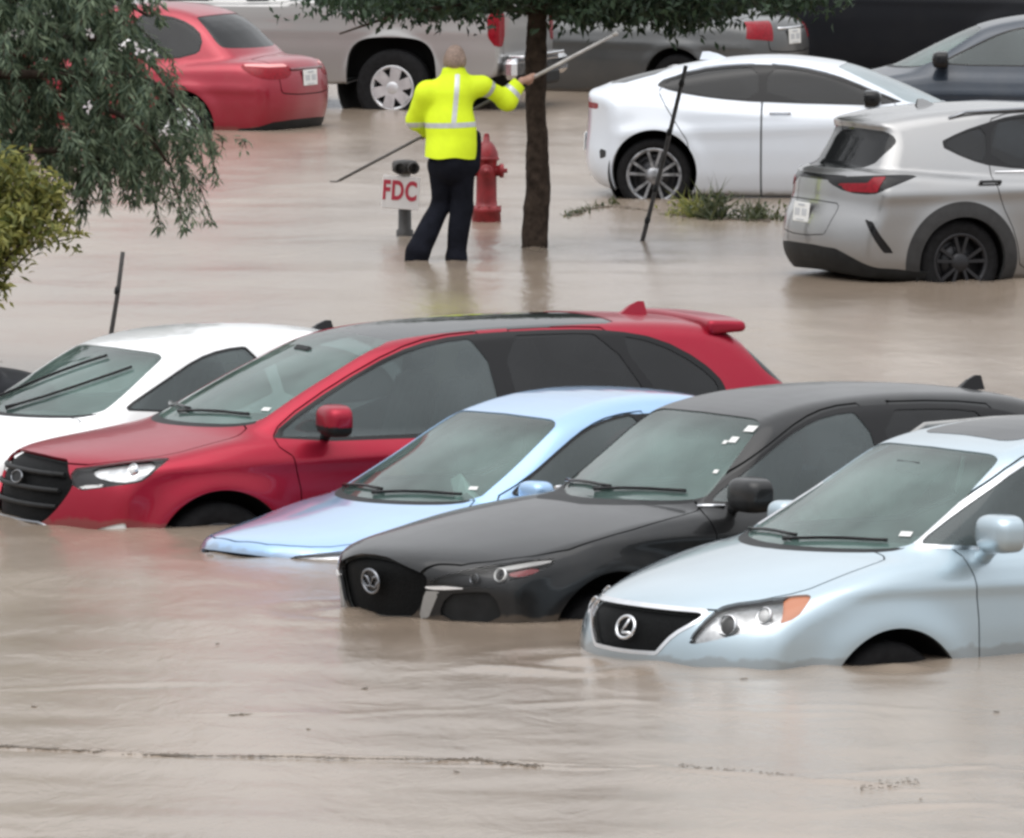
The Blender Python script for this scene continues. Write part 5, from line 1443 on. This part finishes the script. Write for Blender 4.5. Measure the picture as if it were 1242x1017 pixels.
def stake(u0, v0, u1, v1, Y, label, r=.016, deep=.4, knot=()):
    a, c = Vector(px(u0, v0, Y)), Vector(px(u1, v1, Y + .12))
    d = (c - a).normalized(); base = a - d * deep
    root = empty('tree_stake', base); tag(root, label, 'stake')
    b = MB(); b.tube([base - base, (a - base) * .5, a - base, (a - base).lerp(c - base, .5) + Vector((.006, 0, 0)), c - base], [r, r, r * 1.05, r, r * .95], 8); o = b.build('pole', M['stake'], root)
    for t in knot:
        q = (a - base).lerp(c - base, t); b = MB(); b.tube([q - d * .03, q - d * .01, q + d * .01, q + d * .03], [r * 1.05, r * 1.35, r * 1.3, r * 1.05], 8); b.build('tie', M['plastic'], root)
stake(779, 293, 832, 80, ground(779, 293, WZ)[1], 'tall thin dark stake leaning in front of the white hatchback wheel', .019, .4, (.12, .30, .62, .9))
stake(134, 410, 149, 306, 82.5, 'thin dark stake sticking up behind the white car roof', .017, 1.2, (.55,))

# ---- leaves
def leaf_mat(name, c0, c1, rough=.45, trans=.25):
    m, nt, out = new_mat(name)
    b = nd(nt, 'ShaderNodeBsdfPrincipled', Roughness=rough)
    geo = nd(nt, 'ShaderNodeNewGeometry'); r = nd(nt, 'ShaderNodeValToRGB')
    r.color_ramp.elements[0].color = (*c0, 1); r.color_ramp.elements[1].color = (*c1, 1)
    nt.links.new(geo.outputs['Random Per Island'], r.inputs['Fac']); nt.links.new(r.outputs['Color'], b.inputs['Base Color'])
    t = nd(nt, 'ShaderNodeBsdfTranslucent'); nt.links.new(r.outputs['Color'], t.inputs['Color'])
    mx = nd(nt, 'ShaderNodeMixShader'); mx.inputs[0].default_value = trans
    nt.links.new(b.outputs[0], mx.inputs[1]); nt.links.new(t.outputs[0], mx.inputs[2]); nt.links.new(mx.outputs[0], out.inputs[0])
    return m
def leaves(name, P, D, L, W, mat, parent, g, fold=.25, curl=.2):
    """folded pointed leaves: P base points, D pointing directions, L lengths, W widths"""
    n = len(P); D = D / np.maximum(np.linalg.norm(D, axis=1), 1e-9)[:, None]
    up = g.normal(0, 1, (n, 3)) + np.array([0, -.5, 1.2])
    S = np.cross(D, up); S /= np.maximum(np.linalg.norm(S, axis=1), 1e-9)[:, None]
    N = np.cross(S, D)
    L = L[:, None]; W = W[:, None]
    b = P; m1 = P + D * L * .45 + N * L * curl * .12; t = P + D * L - N * L * curl * .3
    l = m1 + S * W * .5 + N * W * fold; r = m1 - S * W * .5 + N * W * fold
    V = np.stack([b, l, t, r, m1], 1).reshape(-1, 3)
    k = np.arange(n)[:, None] * 5
    T = np.stack([k + [0, 1, 4], k + [1, 2, 4], k + [2, 3, 4], k + [3, 0, 4]], 1).reshape(-1, 3)
    return link_mesh(name, V, T, mat, parent, smooth=False)
M['bark'] = simple('bark', (.046, .034, .027), .9, 0, .5, 14, .9, 26, Specular_IOR_Level=.15)
M['leaf_oak'] = leaf_mat('oak_leaves', (.009, .024, .012), (.034, .066, .030), .6)
M['leaf_willow'] = leaf_mat('willow_leaves', (.026, .056, .034), (.20, .26, .165), .6, .4)
M['leaf_yellow'] = leaf_mat('yellow_green_leaves', (.07, .10, .022), (.36, .35, .10), .5, .4)
M['leaf_weed'] = leaf_mat('weed_leaves', (.018, .034, .012), (.09, .10, .04), .5, .3)
M['pale_speck'] = leaf_mat('speck_white', (.55, .50, .53), (.85, .84, .84), .5, .3)

def street_tree():
    g = np.random.default_rng(11)
    p = gp(648, 301); root = empty('street_tree', (p.x, p.y, WZ - .3))
    tag(root, 'young tree with dark trunk and hanging leaves standing beside the man', 'tree')
    k = 142.6
    def q(u, v): return (( u - 648) / k, 0, (301 - v) / k + .3)
    F0 = []
    path = [(646, 345), (648, 300), (648, 265), (652, 230), (652, 200), (653, 170), (650, 140), (650, 100), (651, 70), (651, 40), (651, 0), (655, -60), (662, -140), (668, -240), (672, -330)]
    rad = [.125, .115, .108, .104, .098, .086, .082, .088, .090, .086, .084, .075, .062, .045, .02]
    # knobbly trunk as one lofted skin
    n = 20; V = []; Fc = []
    P = chaikin([q(u, v) for u, v in path], 2, False); rr = chaikin(np.array(rad)[:, None], 2, False)[:, 0]
    for i, c in enumerate(P):
        for a in range(n):
            w = 2 * math.pi * a / n
            f = 1 + .07 * math.sin(3 * w + c[2] * 3) + .05 * math.sin(5 * w - c[2] * 7) + .04 * g.normal()
            V.append((c[0] + rr[i] * f * math.cos(w), c[1] + rr[i] * f * math.sin(w), c[2]))
    for i in range(len(P) - 1):
        for a in range(n): Fc.append((i * n + a, i * n + (a + 1) % n, (i + 1) * n + (a + 1) % n, (i + 1) * n + a))
    link_mesh('trunk', V, Fc, M['bark'], root)
    tips = []
    for i in range(22):
        h = g.uniform(2.15, 4.3); a = g.uniform(0, 6.28); c = np.array([np.interp(h, P[:, 2], P[:, 0]), 0, h])
        L = g.uniform(1.2, 2.4) * (1.15 - .16 * (h - 2.2)); d = np.array([math.cos(a), math.sin(a), .35])
        pts = [c]
        for s in range(5):
            d = d + np.array([*g.normal(0, .18, 2), -.14]); pts.append(pts[-1] + d / np.linalg.norm(d) * L / 5)
        b = MB(); b.tube(pts, list(np.linspace(.035, .008, 6)), 6); b.build('branch', M['bark'], root)
        for t in pts[1:]: tips.append(t)
    tips = np.array(tips)
    n = 26000
    c = tips[g.integers(0, len(tips), n)] + g.normal(0, 1, (n, 3)) * np.array([.30, .30, .22])
    # the lowest hanging sprays seen under the upper edge of the picture
    low = []
    for u, v in ((396, 8), (425, 14), (455, 12), (470, 18), (500, 20), (520, 22), (545, 16), (560, 22), (575, 16), (600, 12), (625, 8), (690, 16), (700, 26), (720, 22), (745, 26), (770, 26), (800, 34), (825, 36), (850, 30), (870, 22), (890, 14), (915, 10), (945, 6), (985, 4), (430, 0), (480, 0), (540, 0), (600, 0), (660, 4), (720, 4), (780, 8), (830, 10), (880, 0), (760, 14), (560, 8), (510, 6)):
        x, y, z = q(u, v); m = 300
        low.append(np.array([x, g.normal(0, .5), z + .14]) + g.normal(0, 1, (m, 3)) * np.array([.13, .30, .085]))
    low = np.vstack(low); c = np.vstack([c[c[:, 2] > 2.33], low])
    D = g.normal(0, 1, (len(c), 3)) + np.array([0, 0, -.7])
    leaves('crown', c, D, g.uniform(.06, .12, len(c)), g.uniform(.025, .05, len(c)), M['leaf_oak'], root, g)
street_tree()

def willow():
    g = np.random.default_rng(5)
    Y = 80.; k = F_PX / Y
    base = Vector(px(-210, 470, Y)); base.z = WZ - .3
    root = empty('leafy_tree', base)
    tag(root, 'large tree with fine drooping dark green branches filling the upper left corner', 'tree')
    def q(u, v, y=0.): return np.array(px(u, v, Y + y)) - np.array(base)
    b = MB(); b.tube([(0, 0, 0), (.05, 0, .8), (.0, .05, 1.6), (.1, 0, 2.4), (.2, 0, 3.4), (.25, 0, 4.6)], [.16, .14, .12, .11, .08, .03], 12); b.build('trunk', M['bark'], root)
    P = []; Dr = []; LL = []; tw = []
    limbs = [[(-190, 250), (-90, 120), (20, 60), (110, 40), (180, 70), (215, 120)], [(-190, 230), (-80, 60), (40, -20), (130, -10), (180, 20)], [(-190, 260), (-90, 170), (10, 130), (100, 120), (170, 150), (205, 200)],
             [(-190, 270), (-100, 210), (-20, 190), (60, 180), (120, 190), (165, 220)], [(-200, 220), (-120, 0), (-40, -120), (60, -160)], [(-190, 240), (-70, 90), (60, 90), (150, 90), (200, 105), (232, 140)]]
    for l in limbs:
        pts = chaikin([q(u, v, g.normal(0, .3)) for u, v in l], 2, False)
        bb = MB(); bb.tube(pts, list(np.linspace(.05, .008, len(pts))), 7); bb.build('branch', M['bark'], root)
    def spray(u, v, du, dv, L, n, spread=.05, size=1.):
        """a hanging twig: start pixel, direction in pixels, length, leaves"""
        y = g.normal(0, .35)
        a = q(u, v, y); c = q(u + du, v + dv, y + g.normal(0, .1)); m = (a + c) / 2 + np.array([g.normal(0, .03), 0, .04])
        pts = chaikin([a, m, c], 2, False); tw.append(pts)
        t = np.sort(g.uniform(0.03, 1, n)); idx = t * (len(pts) - 1); i = np.minimum(idx.astype(int), len(pts) - 2); f = (idx - i)[:, None]
        p = pts[i] * (1 - f) + pts[i + 1] * f; d = pts[i + 1] - pts[i]; d = d / np.linalg.norm(d, axis=1)[:, None]
        s = np.where(np.arange(n) % 2 == 0, 1, -1)[:, None] * np.array([[.8, .2, .1]]) + g.normal(0, .35, (n, 3))
        P.append(p + g.normal(0, spread * .3, (n, 3))); Dr.append(d * 1.0 + s * .8 + np.array([0, 0, -.35])); LL.append(np.full(n, size))
    # the dense mass: sprays on a jittered grid under an uneven lower-right outline
    edge = [(0, 196), (40, 200), (75, 222), (110, 224), (150, 215), (185, 214), (205, 200), (215, 175), (222, 140), (205, 115), (190, 90), (182, 60), (170, 35), (185, 0), (195, -60), (-260, -120), (-260, 240), (0, 240)]
    E = np.array(edge, float)
    for u in np.arange(-240, 225, 13):
        for v in np.arange(-110, 215, 15):
            uu, vv = u + g.normal(0, 7), v + g.normal(0, 7)
            if sdf_poly(np.array([uu]), np.array([vv]), E)[0] < -8: spray(uu, vv, g.normal(8, 14), abs(g.normal(34, 14)), .3, 64 if uu > -20 else 16)
    # single twigs hanging clear of the mass
    for u, v, du, dv, n in ((178, 205, 12, 72, 40), (192, 215, 14, 40, 26), (205, 205, 18, 68, 40), (222, 200, 12, 58, 34), (232, 212, 18, 58, 30), (248, 150, 14, 70, 34), (236, 120, 20, 60, 36), (215, 110, 30, 50, 40),
                            (160, 190, 10, 56, 34), (140, 195, 8, 42, 30), (120, 205, 10, 46, 26), (95, 200, 10, 40, 30), (255, 165, 10, 20, 14), (200, 160, 26, 60, 40), (210, 130, 26, 60, 44), (185, 60, 22, 40, 36), (195, 85, 30, 40, 40), (188, 100, 24, 60, 50),
                            (228, 150, 16, 60, 40), (170, 180, 14, 60, 44), (150, 205, 16, 30, 20), (286, 168, 6, 12, 6)):
        for _ in range(2): spray(u + g.normal(0, 3), v + g.normal(0, 3), du, dv, .3, int(n * 1.3), .04, .9)
    b = MB()
    for pts in tw: b.tube(pts[::3] if len(pts) > 6 else pts, .004, 4, False)
    b.build('twigs', M['bark'], root)['kind'] = 'stuff'
    # shaded inner foliage that closes the heart of the crown
    uv = np.stack([g.uniform(-230, 215, 9000), g.uniform(-110, 205, 9000)], 1)
    uv = uv[sdf_poly(uv[:, 0], uv[:, 1], E) < -22]
    Pi = np.array([q(u, v, .35 + .5 * w) for (u, v), w in zip(uv, g.random(len(uv)))])
    P.append(Pi); Dr.append(g.normal(0, 1, Pi.shape) + np.array([.2, 0, -.6])); LL.append(np.full(len(Pi), 1.5))
    P = np.vstack(P); Dr = np.vstack(Dr); S = np.concatenate(LL)
    leaves('crown', P, Dr, g.uniform(.05, .11, len(P)) * S, g.uniform(.012, .024, len(P)) * S, M['leaf_willow'], root, g)
    # small pale specks in clusters in front of the crown
    pp = []
    for u, v in ((108, 40), (148, 54), (168, 62), (184, 66), (110, 132), (200, 162)):
        pp.append(q(u, v, -.9) + g.normal(0, 1, (7, 3)) * np.array([.018, .02, .02]))
    pp = np.vstack(pp); leaves('pale_specks', pp, g.normal(0, 1, pp.shape), g.uniform(.03, .05, len(pp)), g.uniform(.025, .04, len(pp)), M['pale_speck'], root, g)
willow()

def shrub():
    g = np.random.default_rng(9); Y = 79.
    base = Vector(px(-60, 400, Y)); base.z = WZ - .3
    root = empty('leafy_shrub', base); tag(root, 'yellow green shrub at the left edge under the dark drooping tree', 'shrub')
    def q(u, v, y=0.): return np.array(px(u, v, Y + y)) - np.array(base)
    P = []; D = []
    b = MB()
    ends = [(18, 282), (35, 286), (50, 275), (62, 288), (72, 262), (5, 290), (-20, 285), (30, 250), (52, 240), (10, 235), (-30, 240), (68, 250), (40, 225), (20, 205), (0, 190), (-40, 210), (92, 300), (80, 285), (28, 265), (58, 258), (-5, 262), (44, 268), (8, 210), (28, 214), (50, 222), (-10, 200), (66, 236), (12, 298), (40, 300)]
    for u, v in ends:
        a = np.array([0, 0, .1]); e = q(u, v - 12, g.normal(0, .25)); m = a * .4 + e * .6 + np.array([0, 0, .35 + .2 * g.random()])
        pts = chaikin([a, a * .7 + m * .3 + np.array([0, 0, .25]), m, e], 2, False); b.tube(pts, list(np.linspace(.014, .004, len(pts))), 5, False)
        n = 190 if v < 295 else 60
        t = g.uniform(.45, 1, n) * (len(pts) - 1.001); i = t.astype(int); f = (t - i)[:, None]
        P.append(pts[i] * (1 - f) + pts[i + 1] * f + g.normal(0, .045, (n, 3))); D.append(g.normal(0, 1, (n, 3)) + np.array([.3, 0, -.5]))
    b.build('stems', M['bark'], root)
    P = np.vstack(P); D = np.vstack(D)
    leaves('foliage', P, D, g.uniform(.06, .11, len(P)), g.uniform(.02, .036, len(P)), M['leaf_yellow'], root, g)
shrub()

def weed(u, v, w, h, n, label, seed, mat='leaf_weed'):
    g = np.random.default_rng(seed); p = gp(u, v); root = empty('weed_clump', (p.x, p.y, WZ - .05)); tag(root, label, 'weeds', 'weeds on the drowned kerb')
    x = g.normal(0, w * .42, n); y = g.normal(0, .18, n); prof = np.exp(-(x / (w * .6)) ** 2)
    P = np.stack([x, y, np.zeros(n)], 1); D = np.stack([g.normal(0, .6, n), g.normal(0, .4, n), np.ones(n)], 1)
    bl = leaves('blades', P, D, g.uniform(.25, 1.25, n) ** 1.3 * (h + .05) * (.3 + .7 * prof) * (.55 + .45 * np.sin(x * 23 + seed)), g.uniform(.012, .026, n), M[mat], root, g, .2, .9); bl['kind'] = 'stuff'
    m = n // 2; P2 = np.stack([g.normal(0, w * .38, m), g.normal(0, .15, m), g.uniform(.02, h * .75, m)], 1)
    lf = leaves('leaflets', P2, g.normal(0, 1, (m, 3)) + np.array([0, 0, .6]), g.uniform(.04, .08, m), g.uniform(.018, .034, m), M[mat], root, g); lf['kind'] = 'stuff'
weed(838, 262, .30, .26, 260, 'yellowish weed clump beside the white hatchback wheel', 1, 'leaf_yellow')
weed(866, 265, .26, .34, 380, 'taller dark green weed clump in the middle of the kerb line', 2)
weed(920, 266, .30, .22, 300, 'low green weed clump next to the silver suv tail light', 3)
for i, (u, v, w) in enumerate(((700, 260, .12), (714, 255, .14), (730, 250, .12), (690, 262, .08), (744, 247, .10))):
    weed(u, v, w, .07, 60, 'tiny grass tuft barely above the water left of the white hatchback', 20 + i)
# ------------------------------------------------------------------ the man with the pole
M['skin'] = simple('skin', (.42, .25, .19), .55, 0, .12, 12)
M['hair'] = simple('grey_hair', (.27, .20, .165), .8, 0, .3, 60, .3, 120)
M['hivis'] = simple('hi_vis_fabric', (.68, .86, .012), .7, 0, .07, 5, .25, 22)
M['hivis'].node_tree.nodes['Principled BSDF'].inputs['Roughness'].default_value = .75
M['tape'] = simple('reflective_tape', (.52, .54, .55), .35, .35, .1, 20)
M['trouser'] = simple('navy_trousers', (.008, .009, .014), .9, 0, .3, 8, .5, 18, Specular_IOR_Level=.1)
M['boot'] = simple('black_boot', (.012, .012, .012), .6)
M['pole_metal'] = simple('pole_metal', (.55, .54, .53), .45, .3, .2, 9)
M['pole_dark'] = simple('pole_dark', (.09, .085, .08), .5, .2, .25, 9)
def person():
    YB = ground(540, 315, WZ)[1]; k = F_PX / YB
    o = np.array(px(541, 315, YB))
    root = empty('person', tuple(o)); tag(root, 'person in a yellow hi-vis jacket seen from behind reaching out a long pole', 'person')
    def q(u, v, y=0.): return np.array([(u - 540) / k, y, (315 - v) / k])
    # skeleton (y grows away from the camera; he faces away and to the right)
    head = q(551, 73, .03); chin = q(555, 88, .07); neck = q(549, 94, .0)
    shl, shr = q(520, 113, .0), q(584, 105, .04)
    ell, elr = q(503, 146, .12), q(611, 121, .16)
    wrl, wrr = q(517, 162, .30), q(632, 99, .20)
    chest, waist, hip = q(548, 122, .03), q(545, 160, .02), q(548, 192, .0)
    hl, hr = q(535, 200, .02), q(562, 200, .0)
    knl, knr = q(532, 250, .10), q(560, 252, .03)
    anl, anr = q(506, 307, -.08), q(553, 314, .0)
    A, B = px(412, 219, YB + .34), px(747, 41, YB + .24)
    A, B = A - o, B - o
    ax = (B - A) / np.linalg.norm(B - A)
    def on_pole(u): t = ((u - 412) / (747 - 412)); return A + (B - A) * t
    grip = on_pole(644); gripl = on_pole(518)
    chains = []
    def hand(wr, gp_, sd):
        """palm, four curled fingers and a thumb closed round the pole"""
        d = gp_ - wr; d = d / np.linalg.norm(d); s = np.cross(ax, d); s /= np.linalg.norm(s)
        palm = gp_ - d * .028
        out = [(wr, palm, .027, .034), (palm - ax * .022, palm + ax * .022, .028, .028)]
        for i, (off, L) in enumerate(((-.036, .9), (-.013, 1.0), (.011, .95), (.033, .8))):
            c = gp_ + ax * off
            p0 = c - d * .022 + s * .012 * 0; p1 = c + s * .030 * L + d * .004; p2 = c + s * .018 * L + d * .030; p3 = c - s * .014 * L + d * .026
            out += [(p0, p1, .0115, .0105), (p1, p2, .0105, .0095), (p2, p3, .0095, .0085)]
        t0 = palm - ax * .034 * sd; t1 = gp_ - ax * .040 * sd - s * .028; t2 = gp_ - ax * .020 * sd - s * .026 + d * .024
        out += [(t0, t1, .014, .012), (t1, t2, .012, .010)]
        return out
    H1, H2 = hand(wrr, grip, 1), hand(wrl, gripl, -1)
    bones = [(chest, waist, .105, .10), (waist, hip, .10, .12), (neck, chest, .055, .09), (neck, q(551, 86, .03), .058, .056), (shl, chest, .05, .08), (shr, chest, .05, .08),
             (shl, ell, .045, .036), (ell, wrl, .036, .028), (shr, elr, .045, .036), (elr, wrr, .036, .028), (hl, hip, .07, .09), (hr, hip, .07, .09),
             (hl, knl, .064, .042), (knl, anl, .042, .036), (hr, knr, .064, .042), (knr, anr, .042, .036), (anl, anl + np.array([-.05, .02, -.08]), .04, .035), (anr, anr + np.array([.04, .06, -.08]), .04, .035)]
    fwd = np.array([.35, .93, 0]); sid = np.array([.93, -.35, 0])
    def headF(P):
        L = P - head; f = L @ fwd; s = L @ sid; z = L[..., 2]
        d = (np.sqrt((f / .098) ** 2 + (s / .078) ** 2 + ((z - .01) / .112) ** 2) - 1) * .078
        jaw = (np.sqrt(((f - .03) / .062) ** 2 + (s / .055) ** 2 + ((z + .065) / .062) ** 2) - 1) * .055
        d = smin(d, jaw, .04)
        nose = np.linalg.norm(np.stack([(f - .105) / 1.2, s / .8, (z + .012) / 1.6], -1), axis=-1) - .014
        d = smin(d, nose, .015)
        for e in (-1, 1):
            d = smax(d, -(np.linalg.norm(np.stack([f - .102, s - e * .032, z - .012], -1), axis=-1) - .016), .012)
            ear = (np.sqrt(((f + .005) / .026) ** 2 + ((s - e * .080) / .010) ** 2 + ((z + .005) / .034) ** 2) - 1) * .010
            d = smin(d, ear, .008)
        d = smax(d, -(np.linalg.norm(np.stack([(f - .098) / 1, s / 2.4, (z + .055) / .7], -1), axis=-1) - .010), .008)
        return d
    def bodyF(x, y, z):
        P = np.stack([x, y, z], -1); d = None
        for a, b, ra, rb in bones:
            e = rcone(P, a, b, ra, rb); d = e if d is None else smin(d, e, .03)
        d = smin(d, headF(P), .03)
        for h in (H1, H2):
            hd = None
            for a, b, ra, rb in h:
                e = rcone(P, a, b, ra, rb); hd = e if hd is None else smin(hd, e, .008)
            d = smin(d, hd, .014)
        return d
    blob('body', bodyF, (-.42, -.25, -.16), (.82, .52, 1.88), .0125, M['skin'], root, 1)
    # short grey hair: a thin cap over the back of the head
    def hairF(x, y, z):
        P = np.stack([x, y, z], -1); L = P - head; f = L @ fwd; zz = L[..., 2]
        return smax(headF(P) - .007, (f - .045) - (zz - .03) * .6, .02) * 1.0 if False else smax(smax(headF(P) - .007, f - .03 - np.maximum(zz - .04, 0) * 1.2, .015), -zz - .055, .015)
    V, N, T = surface(hairF, head - .16, head + .16, .009, 1); link_mesh('hair', V, T, M['hair'], root, normals=N)
    # jacket
    jb = [(q(548, 118, .02), q(546, 150, .0), .185, .20), (q(546, 150, 0), q(546, 200, -.01), .20, .215), (q(549, 90, .03), q(548, 115, .02), .095, .15), (shl, q(548, 115, .02), .095, .15), (shr, q(550, 113, .03), .095, .15),
          (shl, ell, .095, .082), (ell, wrl + (wrl - ell) * -.05, .074, .058), (shr, elr, .098, .094), (elr, wrr, .094, .062)]
    gnz = np.random.default_rng(4); wv = [(gnz.normal(0, 9, 3), gnz.uniform(0, 6)) for _ in range(10)]
    def fold(x, y, z):
        s = 0
        for kk, ph in wv: s = s + np.sin(x * kk[0] + y * kk[1] + z * kk[2] * .8 + ph)
        return s * .0046
    def jacketF(x, y, z):
        P = np.stack([x, y, z], -1); S = P * np.array([1, 1.25, 1]); d = None
        for a, b, ra, rb in jb:
            sc = np.array([1, 1.25, 1]); e = rcone(S, a * sc, b * sc, ra, rb); d = e if d is None else smin(d, e, .045)
        return d + fold(x, y, z)
    sh = Shell(jacketF, (-.45, -.32, .55), (.78, .5, 1.70), .016, relax=2)
    hem = lambda V: V[:, 2] - (.855 + .06 * (V[:, 0] - .05) * -.3 + .008 * np.sin(V[:, 0] * 22))
    sh.region('off', hem)
    dR = (wrr - elr) / np.linalg.norm(wrr - elr); sh.region('off', lambda V: np.maximum(-((V - (wrr - dR * .03)) @ dR), np.linalg.norm(V - wrr, axis=1) - .2))
    dL = (wrl - ell) / np.linalg.norm(wrl - ell); sh.region('off', lambda V: np.maximum(-((V - (wrl - dL * .02)) @ dL), np.linalg.norm(V - wrl, axis=1) - .16))
    sh.region('off', lambda V: (q(549, 82)[2] - .10 * (V[:, 1] - .02)) - V[:, 2])
    tz = q(546, 151)[2]
    arm = lambda V: .17 - np.linalg.norm((V - q(612, 112, .15)) * np.array([1, 1, 1]), axis=1)
    sh.region('reflective_tape', lambda V: np.maximum(np.abs(V[:, 2] - tz - .03 * V[:, 0]) - .021, V[:, 0] - .34))
    sh.region('reflective_tape', lambda V: np.maximum.reduce([np.abs(V[:, 0] - q(551, 120)[0] - .02 * np.sin(V[:, 2] * 5)) - .020, np.abs(V[:, 2] - (tz + q(0, 92)[2]) / 2) - (q(0, 92)[2] - tz) / 2 - .02]))
    sh.region('reflective_tape', lambda V: np.maximum.reduce([np.abs(V[:, 0] - q(516, 120)[0] - .05 - .02 * np.sin(V[:, 2] * 5)) - .020, V[:, 1] * -1 + .02, np.abs(V[:, 2] - (tz + q(0, 92)[2]) / 2) - (q(0, 92)[2] - tz) / 2 - .02]))
    for fr in (.22, ):
        c = shr * (1 - fr) + elr * fr; dd = (elr - shr) / np.linalg.norm(elr - shr)
        sh.region('reflective_tape', lambda V: np.maximum(np.abs((V - c) @ dd) - .020, np.linalg.norm(V - c, axis=1) - .16))
    c2 = elr * .55 + wrr * .45; sh.region('reflective_tape', lambda V: np.maximum(np.abs((V - c2) @ dR) - .020, np.linalg.norm(V - c2, axis=1) - .13))
    j = sh.emit(sh.tris('body'), 'jacket', M['hivis'], root, 0, .012)
    sh.emit(sh.tris('reflective_tape'), 'reflective_tape', M['tape'], j, -.0015, .004)
    # trousers
    tb = [(q(549, 176, .0), q(549, 200, 0), .165, .165), (hl, q(549, 196, 0), .115, .15), (hr, q(549, 196, 0), .115, .15), (hl, knl, .112, .086), (knl, anl + np.array([0, 0, .02]), .086, .092), (hr, knr, .112, .086), (knr, anr + np.array([0, 0, .02]), .086, .094),
          (anl, anl + np.array([-.02, 0, -.10]), .095, .095), (anr, anr + np.array([.005, 0, -.10]), .10, .10), (q(575, 164, .02), q(572, 202, .0), .040, .07)]
    def trouF(x, y, z):
        P = np.stack([x, y, z], -1); d = None
        for a, b, ra, rb in tb:
            e = rcone(P, a, b, ra, rb); d = e if d is None else smin(d, e, .03)
        return d + fold(x * 1.3 + 2, y, z) * .9
    s2 = Shell(trouF, (-.5, -.3, -.16), (.5, .35, 1.2), .017, relax=1)
    s2.region('off', lambda V: -(V[:, 2] - 1.12))
    s2.emit(s2.tris('body'), 'trousers', M['trouser'], root, 0, .01)
    for an, dx, dy in ((anl, -.09, .06), (anr, .05, .10)):
        F = lambda x, y, z, an=an, dx=dx, dy=dy: rcone(np.stack([x, y, z], -1), an + np.array([0, -.02, -.08]), an + np.array([dx, dy, -.10]), .055, .045)
        blob('boot', F, an - .25, an + .25, .02, M['boot'], root, 1)
    # the long pole with its bent hook, held in both hands
    pr = empty('hooked_pole', tuple(o + A)); tag(pr, 'long thin pole with a bent hook tip held across the man in yellow', 'pole')
    mid = (grip - A) - ax * .0
    b = MB(); b.tube([(0, 0, 0), mid * .5, mid], [.012, .013, .014], 8); b.build('shaft', M['pole_dark'], pr)
    b = MB(); b.tube([mid, (mid + (B - A)) / 2, B - A], [.0155, .0155, .014], 8); b.build('upper_shaft', M['pole_metal'], pr)
    b = MB(); b.tube([ax * .05, (0, 0, 0), (-.03, 0, -.012), (-.085, 0, -.008)], [.012, .011, .009, .006], 6); b.build('hook', M['pole_dark'], pr)
    b = MB(); b.tube([B - A - ax * .03, B - A + ax * .01, B - A + ax * .02], [.014, .022, .008], 8); b.build('tip', M['pole_metal'], pr)
person()
